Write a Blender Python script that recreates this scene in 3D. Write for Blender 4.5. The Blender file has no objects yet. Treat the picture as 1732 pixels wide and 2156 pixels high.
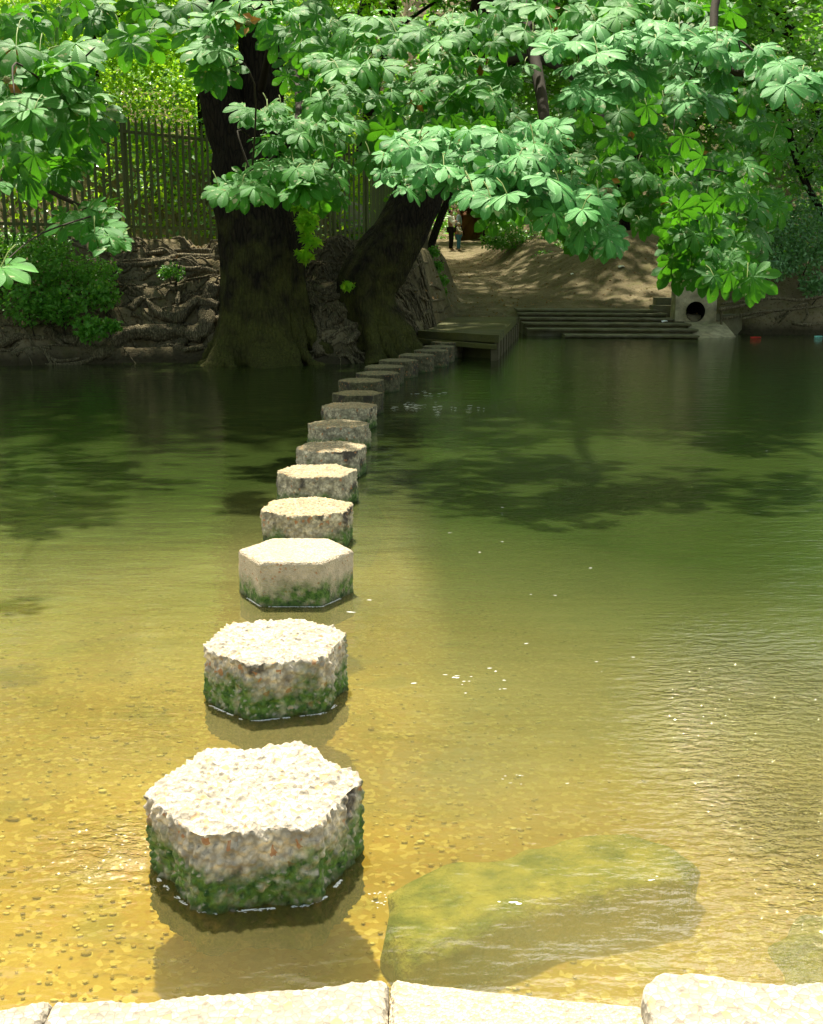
import bpy, math, random
import numpy as np
from mathutils import Vector, noise
R = math.radians
C = bpy.context.scene.collection
sc = bpy.context.scene

# ---------------------------------------------------------------- camera, sky, sun, exposure
F = 2400.0; CX, CY = 866.0, 1078.0
PITCH = math.atan(528/F); CAM_H = 1.68
cam = bpy.data.cameras.new("camera"); camo = bpy.data.objects.new("camera", cam); C.objects.link(camo)
camo.location = (0, 0, CAM_H); camo.rotation_euler = (math.pi/2-PITCH, 0, 0)
cam.sensor_fit = 'VERTICAL'; cam.sensor_height = 24; cam.lens = 24*F/2156
cam.clip_end = 500; cam.clip_start = .05
sc.camera = camo
SUN_EL, SUN_AZ = R(65), R(-14)          # ahead of the camera, a little left
sunv = Vector((math.sin(SUN_AZ)*math.cos(SUN_EL), math.cos(SUN_AZ)*math.cos(SUN_EL), math.sin(SUN_EL)))
w = bpy.data.worlds.new("World"); sc.world = w; w.use_nodes = True
nt = w.node_tree; bg = nt.nodes['Background']
sky = nt.nodes.new('ShaderNodeTexSky'); sky.sky_type = 'NISHITA'; sky.sun_disc = False
sky.sun_elevation = SUN_EL; sky.sun_rotation = SUN_AZ; sky.air_density = 1.3; sky.dust_density = 4.0
wm = nt.nodes.new('ShaderNodeMix'); wm.data_type = 'RGBA'; wm.blend_type = 'MULTIPLY'; wm.inputs[0].default_value = 1; wm.inputs[7].default_value = (1.0, .93, .72, 1)   # warm camera white balance
nt.links.new(sky.outputs[0], wm.inputs[6])
# white clouds, with an unseen bank ahead right added for glare on the water
tc = nt.nodes.new('ShaderNodeTexCoord'); cn = nt.nodes.new('ShaderNodeTexNoise'); cn.inputs['Scale'].default_value = 3.2; cn.inputs['Detail'].default_value = 6
nt.links.new(tc.outputs['Generated'], cn.inputs['Vector'])
dt = nt.nodes.new('ShaderNodeVectorMath'); dt.operation = 'DOT_PRODUCT'; nt.links.new(tc.outputs['Generated'], dt.inputs[0])
dt.inputs[1].default_value = (math.sin(R(20))*math.cos(R(36)), math.cos(R(20))*math.cos(R(36)), math.sin(R(36)))
cb = nt.nodes.new('ShaderNodeMapRange'); nt.links.new(dt.outputs['Value'], cb.inputs[0])
for k_, v_ in ((1, .90), (2, .99), (3, 0.), (4, .30)): cb.inputs[k_].default_value = v_
ca = nt.nodes.new('ShaderNodeMath'); ca.operation = 'ADD'; nt.links.new(cn.outputs[0], ca.inputs[0]); nt.links.new(cb.outputs[0], ca.inputs[1])
cr = nt.nodes.new('ShaderNodeMapRange'); nt.links.new(ca.outputs[0], cr.inputs[0])
for k_, v_ in ((1, .68), (2, .80), (3, 0.), (4, 1.)): cr.inputs[k_].default_value = v_
cm = nt.nodes.new('ShaderNodeMix'); cm.data_type = 'RGBA'; nt.links.new(cr.outputs[0], cm.inputs[0]); nt.links.new(wm.outputs[2], cm.inputs[6]); cm.inputs[7].default_value = (24, 23.4, 21.5, 1)
nt.links.new(cm.outputs[2], bg.inputs[0]); bg.inputs[1].default_value = 0.12
sl = bpy.data.lights.new("sun", 'SUN'); sl.energy = 4.5; sl.angle = R(1.4); sl.color = (1, .94, .80)
so = bpy.data.objects.new("sun", sl); C.objects.link(so)
so.rotation_euler = sunv.to_track_quat('Z', 'Y').to_euler(); so.location = (0, 20, 30)
sc.view_settings.view_transform = 'Standard'; sc.view_settings.look = 'None'
sc.view_settings.exposure = 1.28; sc.view_settings.gamma = 1
sc.cycles.use_denoising = True
sc.cycles.max_bounces = 8; sc.cycles.transparent_max_bounces = 10
sc.cycles.sample_clamp_indirect = 6

rng = np.random.default_rng(7); rnd = random.Random(11)

# ---------------------------------------------------------------- geometry helpers
def ray(px, py):
    u = (px-CX)/F; v = (CY-py)/F
    c, s = math.cos(PITCH), math.sin(PITCH)
    return Vector((u, c+v*s, -s+v*c))
def atY(px, py, Y):
    d = ray(px, py); t = Y/d.y
    return Vector((d.x*t, Y, CAM_H+d.z*t))
def atZ(px, py, z):
    d = ray(px, py); t = (z-CAM_H)/d.z
    return Vector((d.x*t, d.y*t, z))
def fbm(x, y, z=0, s=1, o=4):
    return noise.fractal(Vector((x*s, y*s, z*s)), .9, 2.1, o)
def sst(a, b, x):
    t = min(1, max(0, (x-a)/(b-a))); return t*t*(3-2*t)

def link(name, me, mat, parent=None, loc=None):
    o = bpy.data.objects.new(name, me); C.objects.link(o)
    if mat: me.materials.append(mat)
    if parent is not None: o.parent = parent
    if loc is not None: o.location = loc
    return o
def mesh(name, V, Fc, mat, parent=None, smooth=True, loc=None):
    me = bpy.data.meshes.new(name); me.from_pydata([tuple(v) for v in V], [], Fc); me.update()
    if smooth: me.polygons.foreach_set('use_smooth', [True]*len(me.polygons))
    return link(name, me, mat, parent, loc)
def quadmesh(name, V, Q, mat, parent=None, uv=None, smooth=True, attr=None):
    """V (n,3), Q (m,4) numpy"""
    me = bpy.data.meshes.new(name); n, m = len(V), len(Q)
    me.vertices.add(n); me.vertices.foreach_set('co', np.ascontiguousarray(V, dtype=np.float32).ravel())
    me.loops.add(m*4); me.loops.foreach_set('vertex_index', np.ascontiguousarray(Q, dtype=np.int32).ravel())
    me.polygons.add(m); me.polygons.foreach_set('loop_start', np.arange(0, m*4, 4, dtype=np.int32))
    me.polygons.foreach_set('use_smooth', np.full(m, smooth))
    if uv is not None:
        l = me.uv_layers.new(name='UVMap'); l.data.foreach_set('uv', uv[Q.ravel()].astype(np.float32).ravel())
    if attr is not None:
        for k, a in attr.items():
            at = me.attributes.new(k, 'FLOAT', 'POINT'); at.data.foreach_set('value', a.astype(np.float32))
    me.update(); me.validate()
    return link(name, me, mat, parent)
def gridq(nu, nv, close_u=False):
    """vertex index i*nv+j"""
    iu = np.arange(nu if close_u else nu-1); jv = np.arange(nv-1)
    I, J = np.meshgrid(iu, jv, indexing='ij'); I2 = (I+1) % nu
    return np.stack([I*nv+J, I2*nv+J, I2*nv+J+1, I*nv+J+1], -1).reshape(-1, 4)

def empty(name, loc, label=None, cat=None, group=None):
    o = bpy.data.objects.new(name, None); C.objects.link(o); o.location = loc; o.empty_display_size = .2
    return tag(o, label, cat, group)
def tag(o, label=None, cat=None, group=None, kind=None):
    if label: o['label'] = label
    if cat: o['category'] = cat
    if group: o['group'] = group
    if kind: o['kind'] = kind
    return o
def under(o, parent):
    """parent a world-space mesh under an Empty that has only a location"""
    o.parent = parent; o.location = -parent.location
    return o

def sub(o, part):
    o.parent = part; o.location = (0, 0, 0); return o

class MB:
    def __init__(s): s.v = []; s.f = []
    def add(s, V, Fc):
        b = len(s.v); s.v += [Vector(v) for v in V]; s.f += [tuple(i+b for i in f) for f in Fc]
    def hexa(s, P):   # 8 points: bottom 4 ccw, top 4 ccw
        s.add(P, [(3, 2, 1, 0), (4, 5, 6, 7), (0, 1, 5, 4), (1, 2, 6, 5), (2, 3, 7, 6), (3, 0, 4, 7)])
    def box(s, x0, x1, y0, y1, z0, z1):
        s.hexa([(x0, y0, z0), (x1, y0, z0), (x1, y1, z0), (x0, y1, z0), (x0, y0, z1), (x1, y0, z1), (x1, y1, z1), (x0, y1, z1)])
    def tube(s, pts, rad, sides=8, jit=0., seed=0, sub=1, cap=True, lump=0.):
        P = [Vector(p) for p in pts]; Rr = list(rad)
        if sub > 1:   # catmull-rom
            P2 = []; R2 = []
            for i in range(len(P)-1):
                p0 = P[max(i-1, 0)]; p1 = P[i]; p2 = P[i+1]; p3 = P[min(i+2, len(P)-1)]
                for k in range(sub):
                    t = k/sub
                    P2.append(.5*((2*p1)+(p2-p0)*t+(2*p0-5*p1+4*p2-p3)*t*t+(3*p1-p0-3*p2+p3)*t**3))
                    R2.append(Rr[i]*(1-t)+Rr[i+1]*t)
            P2.append(P[-1]); R2.append(Rr[-1]); P, Rr = P2, R2
        b = len(s.v); n = len(P); side = None
        for i, p in enumerate(P):
            d = (P[min(i+1, n-1)]-P[max(i-1, 0)])
            d = d.normalized() if d.length > 1e-9 else Vector((0, 0, 1))
            if side is None:
                side = d.cross(Vector((0, 1, .1))); 
                if side.length < .1: side = d.cross(Vector((1, 0, 0)))
            side = (side-d*side.dot(d)).normalized(); up = d.cross(side)
            for k in range(sides):
                a = 2*math.pi*k/sides; dr = side*math.cos(a)+up*math.sin(a)
                r = Rr[i]
                if jit:
                    q = p+dr*r
                    r *= 1+jit*noise.noise((q+Vector((seed, 0, 0)))*(1.2/max(.03, Rr[i]))) + lump*noise.noise((p+Vector((0, seed, 0)))*3+dr)
                s.v.append(p+dr*r)
        for i in range(n-1):
            for k in range(sides):
                k2 = (k+1) % sides
                s.f.append((b+i*sides+k, b+i*sides+k2, b+(i+1)*sides+k2, b+(i+1)*sides+k))
        if cap:
            s.f.append(tuple(b+k for k in reversed(range(sides)))); s.f.append(tuple(b+(n-1)*sides+k for k in range(sides)))
    def build(s, name, mat, parent=None, smooth=True):
        return mesh(name, s.v, s.f, mat, parent, smooth)

# ---------------------------------------------------------------- materials
class N:
    def __init__(s, name):
        s.m = bpy.data.materials.new(name); s.m.use_nodes = True; s.t = s.m.node_tree
        s.t.nodes.clear(); s.out = s.t.nodes.new('ShaderNodeOutputMaterial')
    def n(s, ty, **k):
        x = s.t.nodes.new('ShaderNode'+ty)
        for a, b in k.items():
            if a.startswith('i_'):
                key = a[2:]; key = int(key) if key.isdigit() else key.replace('_', ' ')
                s.set(x.inputs[key], b)
            else: setattr(x, a, b)
        return x
    def set(s, inp, v):
        if isinstance(v, bpy.types.NodeSocket): s.t.links.new(v, inp)
        elif isinstance(v, bpy.types.Node): s.t.links.new(v.outputs[0], inp)
        else: inp.default_value = v
    def pos(s): return s.n('NewGeometry').outputs['Position']
    def vecscale(s, v, sx, sy, sz):
        m = s.n('VectorMath', operation='MULTIPLY'); s.set(m.inputs[0], v); m.inputs[1].default_value = (sx, sy, sz); return m.outputs[0]
    def noise(s, sc_, det=4, vec=None, rough=.55):
        x = s.n('TexNoise'); x.inputs['Scale'].default_value = sc_; x.inputs['Detail'].default_value = det; x.inputs['Roughness'].default_value = rough
        s.set(x.inputs['Vector'], vec if vec is not None else s.pos()); return x.outputs[0]
    def voro(s, sc_, vec=None, feat='F1', out='Distance'):
        x = s.n('TexVoronoi'); x.feature = feat; x.inputs['Scale'].default_value = sc_
        s.set(x.inputs['Vector'], vec if vec is not None else s.pos()); return x.outputs[out]
    def ramp(s, f, stops):
        x = s.n('ValToRGB'); s.set(x.inputs[0], f); e = x.color_ramp.elements
        while len(e) < len(stops): e.new(.5)
        for i, (p, c) in enumerate(stops):
            e[i].position = p; e[i].color = (c, c, c, 1) if isinstance(c, (int, float)) else (*c, 1)
        return x.outputs[0]
    def mix(s, f, a, b, bl='MIX'):
        x = s.n('Mix', data_type='RGBA', blend_type=bl)
        s.set(x.inputs[0], f); 
        for i, c in ((6, a), (7, b)):
            s.set(x.inputs[i], (*c, 1) if isinstance(c, tuple) and len(c) == 3 else c)
        return x.outputs[2]
    def math(s, op, a, b=0., c=None):
        x = s.n('Math', operation=op); s.set(x.inputs[0], a); s.set(x.inputs[1], b)
        if c is not None: s.set(x.inputs[2], c)
        return x.outputs[0]
    def xyz(s, v=None):
        x = s.n('SeparateXYZ'); s.set(x.inputs[0], v if v is not None else s.pos()); return x.outputs
    def bump(s, h, st=.5, dist=.02, nrm=None):
        x = s.n('Bump'); x.inputs['Strength'].default_value = st; x.inputs['Distance'].default_value = dist
        s.set(x.inputs['Height'], h)
        if nrm is not None: s.set(x.inputs['Normal'], nrm)
        return x.outputs[0]
    def bsdf(s, col, rough=.7, nrm=None, spec=.3, **k):
        x = s.n('BsdfPrincipled'); s.set(x.inputs['Base Color'], (*col, 1) if isinstance(col, tuple) else col)
        s.set(x.inputs['Roughness'], rough); x.inputs['Specular IOR Level'].default_value = spec
        if nrm is not None: s.set(x.inputs['Normal'], nrm)
        for a, b in k.items(): s.set(x.inputs[a], b)
        return x.outputs[0]
    def mixs(s, f, a, b):
        x = s.n('MixShader'); s.set(x.inputs[0], f); s.set(x.inputs[1], a); s.set(x.inputs[2], b); return x.outputs[0]
    def done(s, sh): s.set(s.out.inputs[0], sh); return s.m

def m_stone(name, top, side, moss_amt=1., fine=1., dark=0., smooth=0.):
    n = N(name); X = n.xyz(); nz = n.n('NewGeometry').outputs['Normal']; NZ = n.xyz(nz)[2]
    v1 = n.voro(70*fine, out='Color'); vd = n.voro(70*fine); v2 = n.voro(150*fine)
    vs = n.xyz(v1)[0]
    c_top = n.mix(n.ramp(vs, [(0, .0), (.45, .5), (1, 1)]), tuple(c*.62 for c in top), tuple(min(.85, c*1.25) for c in top))
    c_top = n.mix(n.ramp(n.voro(70*fine, feat='DISTANCE_TO_EDGE'), [(0, .75), (.10, 0)]), c_top, tuple(c*.38 for c in top))
    c_top = n.mix(n.ramp(n.noise(6, 5), [(.42, 0), (.66, .5)]), c_top, tuple(c*.6 for c in top))
    c_top = n.mix(n.ramp(n.noise(60, 3), [(.58, 0), (.68, .55)]), c_top, (.2, .15, .1))
    c_top = n.mix(n.ramp(n.xyz(v1)[1], [(.9, 0), (.93, .7)]), c_top, (.50, .30, .13))
    c_side = n.mix(n.ramp(n.noise(18, 5), [(.32, 0), (.68, 1)]), tuple(c*(.3+.5*smooth) for c in side), tuple(c*(1.5-.4*smooth) for c in side))
    c_side = n.mix(n.ramp(n.voro(62*fine), [(.42, 0), (.72, .75-.6*smooth)]), c_side, tuple(c*.5 for c in side))
    c_side = n.mix(n.ramp(n.noise(7, 4), [(.57+.12*smooth, 0), (.64+.12*smooth, .85)]), c_side, (.05, .04, .035))
    c_side = n.mix(n.ramp(n.xyz(v1)[1], [(.965, 0), (.975, .8)]), c_side, (.45, .2, .08))
    istop = n.ramp(n.math('ADD', NZ, n.math('MULTIPLY', n.noise(30, 3), .3)), [(.55, 0), (.85, 1)])
    col = n.mix(istop, c_side, c_top)
    # moss grows up from the waterline, higher on some faces
    mh = n.math('ADD', n.math('MULTIPLY', X[2], -1.0), n.math('MULTIPLY', n.noise(4, 4), .44*moss_amt))
    mh = n.math('ADD', mh, n.math('MULTIPLY', n.noise(40, 3), .07))
    mf = n.ramp(mh, [(.065, 0), (.14, 1)]); mf = n.math('MULTIPLY', mf, n.ramp(n.noise(22, 4), [(.27, .3), (.52, 1)]))
    mf = n.math('MULTIPLY', mf, n.math('SUBTRACT', 1., istop))
    mosscol = n.mix(n.ramp(n.noise(38, 5), [(.3, 0), (.7, 1)]), (.012, .05, .010), (.14, .25, .045))
    col = n.mix(mf, col, mosscol)
    wet = n.ramp(X[2], [(.0, 1), (.03, 0)])
    col = n.mix(n.math('MULTIPLY', wet, .6), col, (.03, .035, .02))
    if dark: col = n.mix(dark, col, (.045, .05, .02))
    b = n.bump(vd, .9, .006); b = n.bump(n.noise(120, 4), .6, .004, b)
    return n.done(n.bsdf(col, .85, b, .25))

def m_leaf(name, c1, c2, tr, trf=.3, rough=.38, spots=True, spec=.5, veins=True, stint=None):
    n = N(name); g = n.n('NewGeometry'); rp = g.outputs['Random Per Island']
    col = n.mix(rp, c1, c2)
    col = n.mix(n.ramp(n.noise(.9, 2), [(.35, 0), (.7, .6)]), col, tuple(c*1.25 for c in c2))
    nr = None
    if veins:
        uv = n.n('UVMap').outputs[0]; U = n.xyz(uv)
        av = n.math('ABSOLUTE', n.math('SUBTRACT', U[1], .5))
        ph = n.math('SUBTRACT', n.math('MULTIPLY', U[0], 75.), n.math('MULTIPLY', av, 90.))
        sw = n.math('SINE', ph)
        mid = n.ramp(av, [(.0, 1), (.035, 0)])
        nr = n.bump(sw, .35, .004)
        col = n.mix(n.math('MULTIPLY', mid, .55), col, tuple(min(1, c*2.2+.05) for c in c2))
        col = n.mix(n.ramp(sw, [(.0, .12), (.6, 0)]), col, tuple(c*.5 for c in c1))
    if spots:
        sp = n.ramp(n.noise(16, 3), [(.62, 0), (.67, .8)])
        col = n.mix(sp, col, (.50, .48, .28))
        col = n.mix(n.ramp(n.noise(21, 2), [(.70, 0), (.73, .8)]), col, (.25, .12, .03))
    p = n.bsdf(col, rough, nr, spec, **({'Specular Tint': (.35, 1, .35, 1)} if veins else {'Specular Tint': (.8, 1, .75, 1)}))
    t = n.n('BsdfTranslucent'); n.set(t.inputs[0], n.mix(rp, tr, tuple(c*.75 for c in tr)))
    return n.done(n.mixs(trf, p, t.outputs[0]))

def m_bark(name, c1, c2, moss=.0, sc_=6, mossz=1.2):
    n = N(name); X = n.xyz(); p = n.vecscale(n.pos(), 1, 1, .22)
    h = n.noise(sc_*3, 6, p, .65); v = n.voro(sc_*3.2, p, 'DISTANCE_TO_EDGE')
    col = n.mix(n.ramp(h, [(.3, 0), (.7, 1)]), c1, c2)
    col = n.mix(n.ramp(v, [(0, .8), (.12, 0)]), col, tuple(c*.35 for c in c1))
    if moss:
        mf = n.ramp(n.math('ADD', n.noise(3, 5), n.math('MULTIPLY', n.math('SUBTRACT', mossz, X[2]), .16)), [(.38, 0), (.72, 1)])
        col = n.mix(n.math('MULTIPLY', mf, moss), col, n.mix(n.noise(30, 3), (.03, .034, .006), (.12, .12, .025)))
    b = n.bump(n.math('ADD', h, n.ramp(v, [(0, 0), (.2, .6)])), .9, .035); b = n.bump(n.noise(60, 3), .4, .006, b)
    return n.done(n.bsdf(col, .9, b, .15))

def m_conc(name, c, algae=.6, rough=.85, big=3.):
    n = N(name); col = n.mix(n.ramp(n.noise(big, 6), [(.3, 0), (.7, 1)]), tuple(x*.55 for x in c), tuple(x*1.2 for x in c))
    col = n.mix(n.math('MULTIPLY', n.ramp(n.noise(1.7, 5), [(.35, 0), (.6, 1)]), algae), col, n.mix(n.noise(25, 3), (.07, .075, .012), (.15, .14, .03)))
    col = n.mix(n.ramp(n.noise(45, 3), [(.62, 0), (.7, .6)]), col, (.02, .02, .012))
    b = n.bump(n.noise(40, 5), .7, .012); b = n.bump(n.voro(60), .4, .006, b)
    return n.done(n.bsdf(col, rough, b, .25))

def m_plain(name, c, rough=.8, var=.25, sc_=20):
    n = N(name); col = n.mix(n.noise(sc_, 4), tuple(x*(1-var) for x in c), tuple(min(1, x*(1+var)) for x in c))
    return n.done(n.bsdf(col, rough, n.bump(n.noise(sc_*3, 3), .3, .005), .2))

MS1 = m_stone('pale_aggregate', (.47, .42, .33), (.62, .54, .41), .95, .75)
MS3 = m_stone('smooth_cast_concrete', (.48, .42, .31), (.60, .50, .36), .7, 1.6, 0., 1.)
MS2 = m_stone('weathered_aggregate', (.42, .35, .22), (.56, .48, .33), .7, .8)
MSD = m_stone('dark_olive_aggregate', (.30, .26, .14), (.14, .125, .07), .3, .8, .15)  # darker, more olive copy for the far stones
MSLAB = m_stone('ledge_aggregate', (.40, .36, .285), (.42, .38, .30), .1, .8)
M_LEAF = m_leaf('chestnut_leaf_lit', (.045, .19, .038), (.09, .31, .072), (.13, .45, .04), .22, .50, True, .45)  # sunlit copy of the leaf, light and sheen put into its colour
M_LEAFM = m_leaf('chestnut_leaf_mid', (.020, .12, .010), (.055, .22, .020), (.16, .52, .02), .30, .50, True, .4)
M_LEAFD = m_leaf('chestnut_leaf_shaded', (.014, .085, .007), (.040, .16, .013), (.13, .46, .015), .34, .5, True, .4)  # shaded copy of the same leaf, shade put into its colour
M_LEAFB = m_leaf('maple_leaf_bright', (.10, .28, .012), (.18, .40, .02), (.62, .98, .04), .6, .5, False, .3, False)
M_IVY = m_leaf('ivy_leaf', (.09, .22, .06), (.16, .32, .12), (.16, .42, .03), .3, .32, False, 1.0, False)
M_SHRUB = m_leaf('shrub_leaf', (.05, .17, .018), (.10, .27, .025), (.26, .65, .03), .4, .4, False, .5, False)
M_CANOPY = m_leaf('high_canopy_leaf', (.05, .15, .02), (.09, .23, .03), (.24, .62, .03), .42, .45, False, .4, False)
M_BARK = m_bark('dark_bark', (.011, .009, .006), (.032, .024, .014), .35, 5, 1.0)
M_BARKM = m_bark('mossy_bark', (.010, .008, .005), (.030, .023, .012), .75, 5, 1.6)
M_TWIG = m_plain('twig_bark', (.032, .026, .015), .85)
M_STALK = m_plain('green_leaf_stalk', (.22, .30, .08), .6)
M_ROOT = m_bark('exposed_root', (.10, .082, .045), (.26, .22, .13), .25, 9, .5)
M_FENCE = m_plain('green_brown_fence_paint', (.085, .105, .035), .5, .35, 8)
M_DOCK = m_conc('algae_covered_concrete', (.11, .108, .045), .75)
M_STEP = m_conc('worn_wet_concrete', (.20, .185, .115), .45)
M_PLINTH = m_conc('silt_covered_concrete', (.22, .18, .06), .5)
M_HEAD = m_conc('rough_cast_concrete', (.42, .37, .23), .3, .9, 6)
M_POST = m_plain('weathered_timber', (.10, .085, .045), .85, .4, 12)

# ---------------------------------------------------------------- far ground
def wl(x):           # far waterline
    a = 19.35 - .6*sst(-5, -8, x) + .25*math.sin(x*1.3) * .6
    b = 25.5 + 1.0*sst(6.3, 8.2, x)
    return a + (20.9-a)*sst(-1.2, .2, x) + (b-20.9)*sst(.9, 1.5, x)
HC = {}
def H(x, y, detail=True):
    d = y-wl(x)
    base = 1.95
    # left bank
    r = sst(-.1, 2.2, d)
    hl = -.55 + .65*sst(-.35, .05, d) + 1.85*(r**.85)
    fy = 20.8+1.19*(x+6.17)        # fence line
    back = y-fy-1.2
    if back > 0: hl += (.28*back + .9*sst(0, 2.5, back))*(1-sst(-2.6, -1.0, x))
    if y > 33: hl += .16*(y-33)*sst(-2.6, -1.0, x)
    # right: path valley
    if y < 29.0: hr = (-.8 + 1.27*sst(26.6, 29.0, y)) if x > 2.2 else -.4+.85*sst(25.0, 26.6, y)
    elif y < 49: hr = .47+.084*(y-29)
    elif y < 62: hr = 2.15+.07*(y-49)
    else: hr = 3.06
    if y > 58: hr += .75*(y-58)*sst(58, 66, y)
    if 5.3 < x < 7.3 and 26.6 < y < 30: hr = max(hr, .42*sst(6.25, 6.4, x)*sst(26.9, 27.45, y))
    hr += 1.55*math.exp(-((x-6.6)/2.0)**2-((y-35.5)/3.6)**2)
    hr += 1.5*math.exp(-((x-4.4)/1.25)**2-((y-44)/5)**2)
    if x > 7.0: hr += (1.15*sst(7.1, 8.2, x))*sst(26.3, 27.6, y) * (1-.4*sst(30, 40, y))
    if x > 8: hr += .30*max(0, y-29)*sst(8, 12, x)
    # left side of path rises
    xb = .15+(y-20.5)*.075
    if y > 32: xb = 1.0-(y-32)*.03
    wgt = sst(xb-.28, xb+.42, x)
    h = hl*(1-wgt)+hr*wgt
    if y > 46: # hillside closing the view
        k = sst(52, 58, y); h = max(h, 2.6+.5*(y-54)) if x < .2 or x > 5 else h
    if detail:
        a = .03+.16*sst(.05, .6, d)*(1-sst(2.4, 3.2, d)) * (1-wgt)
        h += a*fbm(x, y, 3, 1.7, 5) + .03*fbm(x, y, 9, 6, 3)
        if wgt < .98 and y < 32:
            h += .14*fbm(x*1.1, y*1.1, 5, 2.6, 4)*(1-abs(wgt*2-1))*1.6
        # eroded ledges on the root bank
        if 0 < d < 2.6 and x < .5:
            h += .10*math.sin(h*17+2.5*fbm(x, y, 1, .9, 3)) * (1-sst(2.1, 2.6, d))
    return min(h, 24)
def hit(px, py, Ymin=18.5, Ymax=90):
    d = ray(px, py); t = Ymin/d.y
    while t*d.y < Ymax:
        p = Vector((d.x*t, d.y*t, CAM_H+d.z*t))
        if p.z < H(p.x, p.y): return p
        t += .04/d.y
    return Vector((d.x*t, Ymax, CAM_H+d.z*t))

def m_ground():
    n = N('bank_earth'); X = n.xyz()
    f = n.ramp(n.noise(1.1, 6), [(.3, 0), (.7, 1)])
    col = n.mix(f, (.10, .082, .042), (.23, .19, .11))
    litter = n.voro(28, out='Color'); col = n.mix(n.ramp(n.xyz(litter)[0], [(.80, 0), (.84, .7)]), col, n.mix(n.xyz(litter)[1], (.19, .14, .065), (.04, .03, .014)))
    col = n.mix(n.ramp(n.noise(3.1, 4), [(.52, 0), (.66, .5)]), col, (.10, .10, .03))
    col = n.mix(n.ramp(n.math('ADD', X[2], n.math('MULTIPLY', n.noise(4, 3), .25)), [(.22, .82), (.45, 0)]), col, (.022, .018, .010))  # wet mud low down, with the waterline's black shade painted in
    b = n.bump(n.noise(5, 6), .8, .08); b = n.bump(n.noise(40, 4), .7, .015, b)
    return n.done(n.bsdf(col, .95, b, .1))
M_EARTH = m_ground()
def axis(segs):
    out = [segs[0][0]]
    for a, b, st in segs:
        k = max(1, round((b-a)/st)); out += [a+(b-a)*(i+1)/k for i in range(k)]
    return out
gx = axis([(-45, -12, 1.5), (-12, -8, .3), (-8, 8.5, .09), (8.5, 13, .3), (13, 50, 1.5)])
gy = axis([(18.3, 22.4, .07), (22.4, 30, .14), (30, 50, .35), (50, 66, .7), (66, 100, 3)])
V = np.array([(x, y, H(x, y)) for x in gx for y in gy])
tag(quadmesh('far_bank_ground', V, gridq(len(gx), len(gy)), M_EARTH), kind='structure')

# ---------------------------------------------------------------- river bed, water
def bed(x, y):
    return -.24 - .022*(y-2) - .30*sst(.2, 3.5, x)*sst(3, 9, y) - .10*sst(-2, -6, x) + .03*fbm(x, y, 0, .8, 3)
def m_bed():
    n = N('gravel_riverbed'); dp = n.n('VectorMath', operation='ADD'); n.set(dp.inputs[0], n.pos()); nz_ = n.n('TexNoise'); nz_.inputs['Scale'].default_value = 30; n.set(dp.inputs[1], n.vecscale(nz_.outputs[1], .05, .05, .05)); v = n.voro(48, dp.outputs[0], out='Color'); vv = n.xyz(v)
    col = n.mix(n.ramp(n.noise(1.3, 5), [(.35, 0), (.65, 1)]), (.30, .20, .045), (.46, .32, .085))
    col = n.mix(n.ramp(vv[0], [(.70, 0), (.9, .5)]), col, (.70, .60, .28))
    col = n.mix(n.ramp(vv[1], [(.82, 0), (.86, .6)]), col, (.36, .20, .05))
    col = n.mix(n.ramp(n.noise(3.5, 4), [(.55, 0), (.68, .55)]), col, (.20, .19, .05))
    b = n.bump(n.voro(48, dp.outputs[0]), .25, .006)
    return n.done(n.bsdf(col, .9, b, .1))
bx = axis([(-45, -6, 3), (-6, 9, .2), (9, 50, 3)]); by = axis([(.5, 14, .2), (14, 27.5, .5)])
V = np.array([(x, y, bed(x, y)) for x in bx for y in by])
tag(quadmesh('riverbed', V, gridq(len(bx), len(by)), m_bed()), kind='structure')

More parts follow.
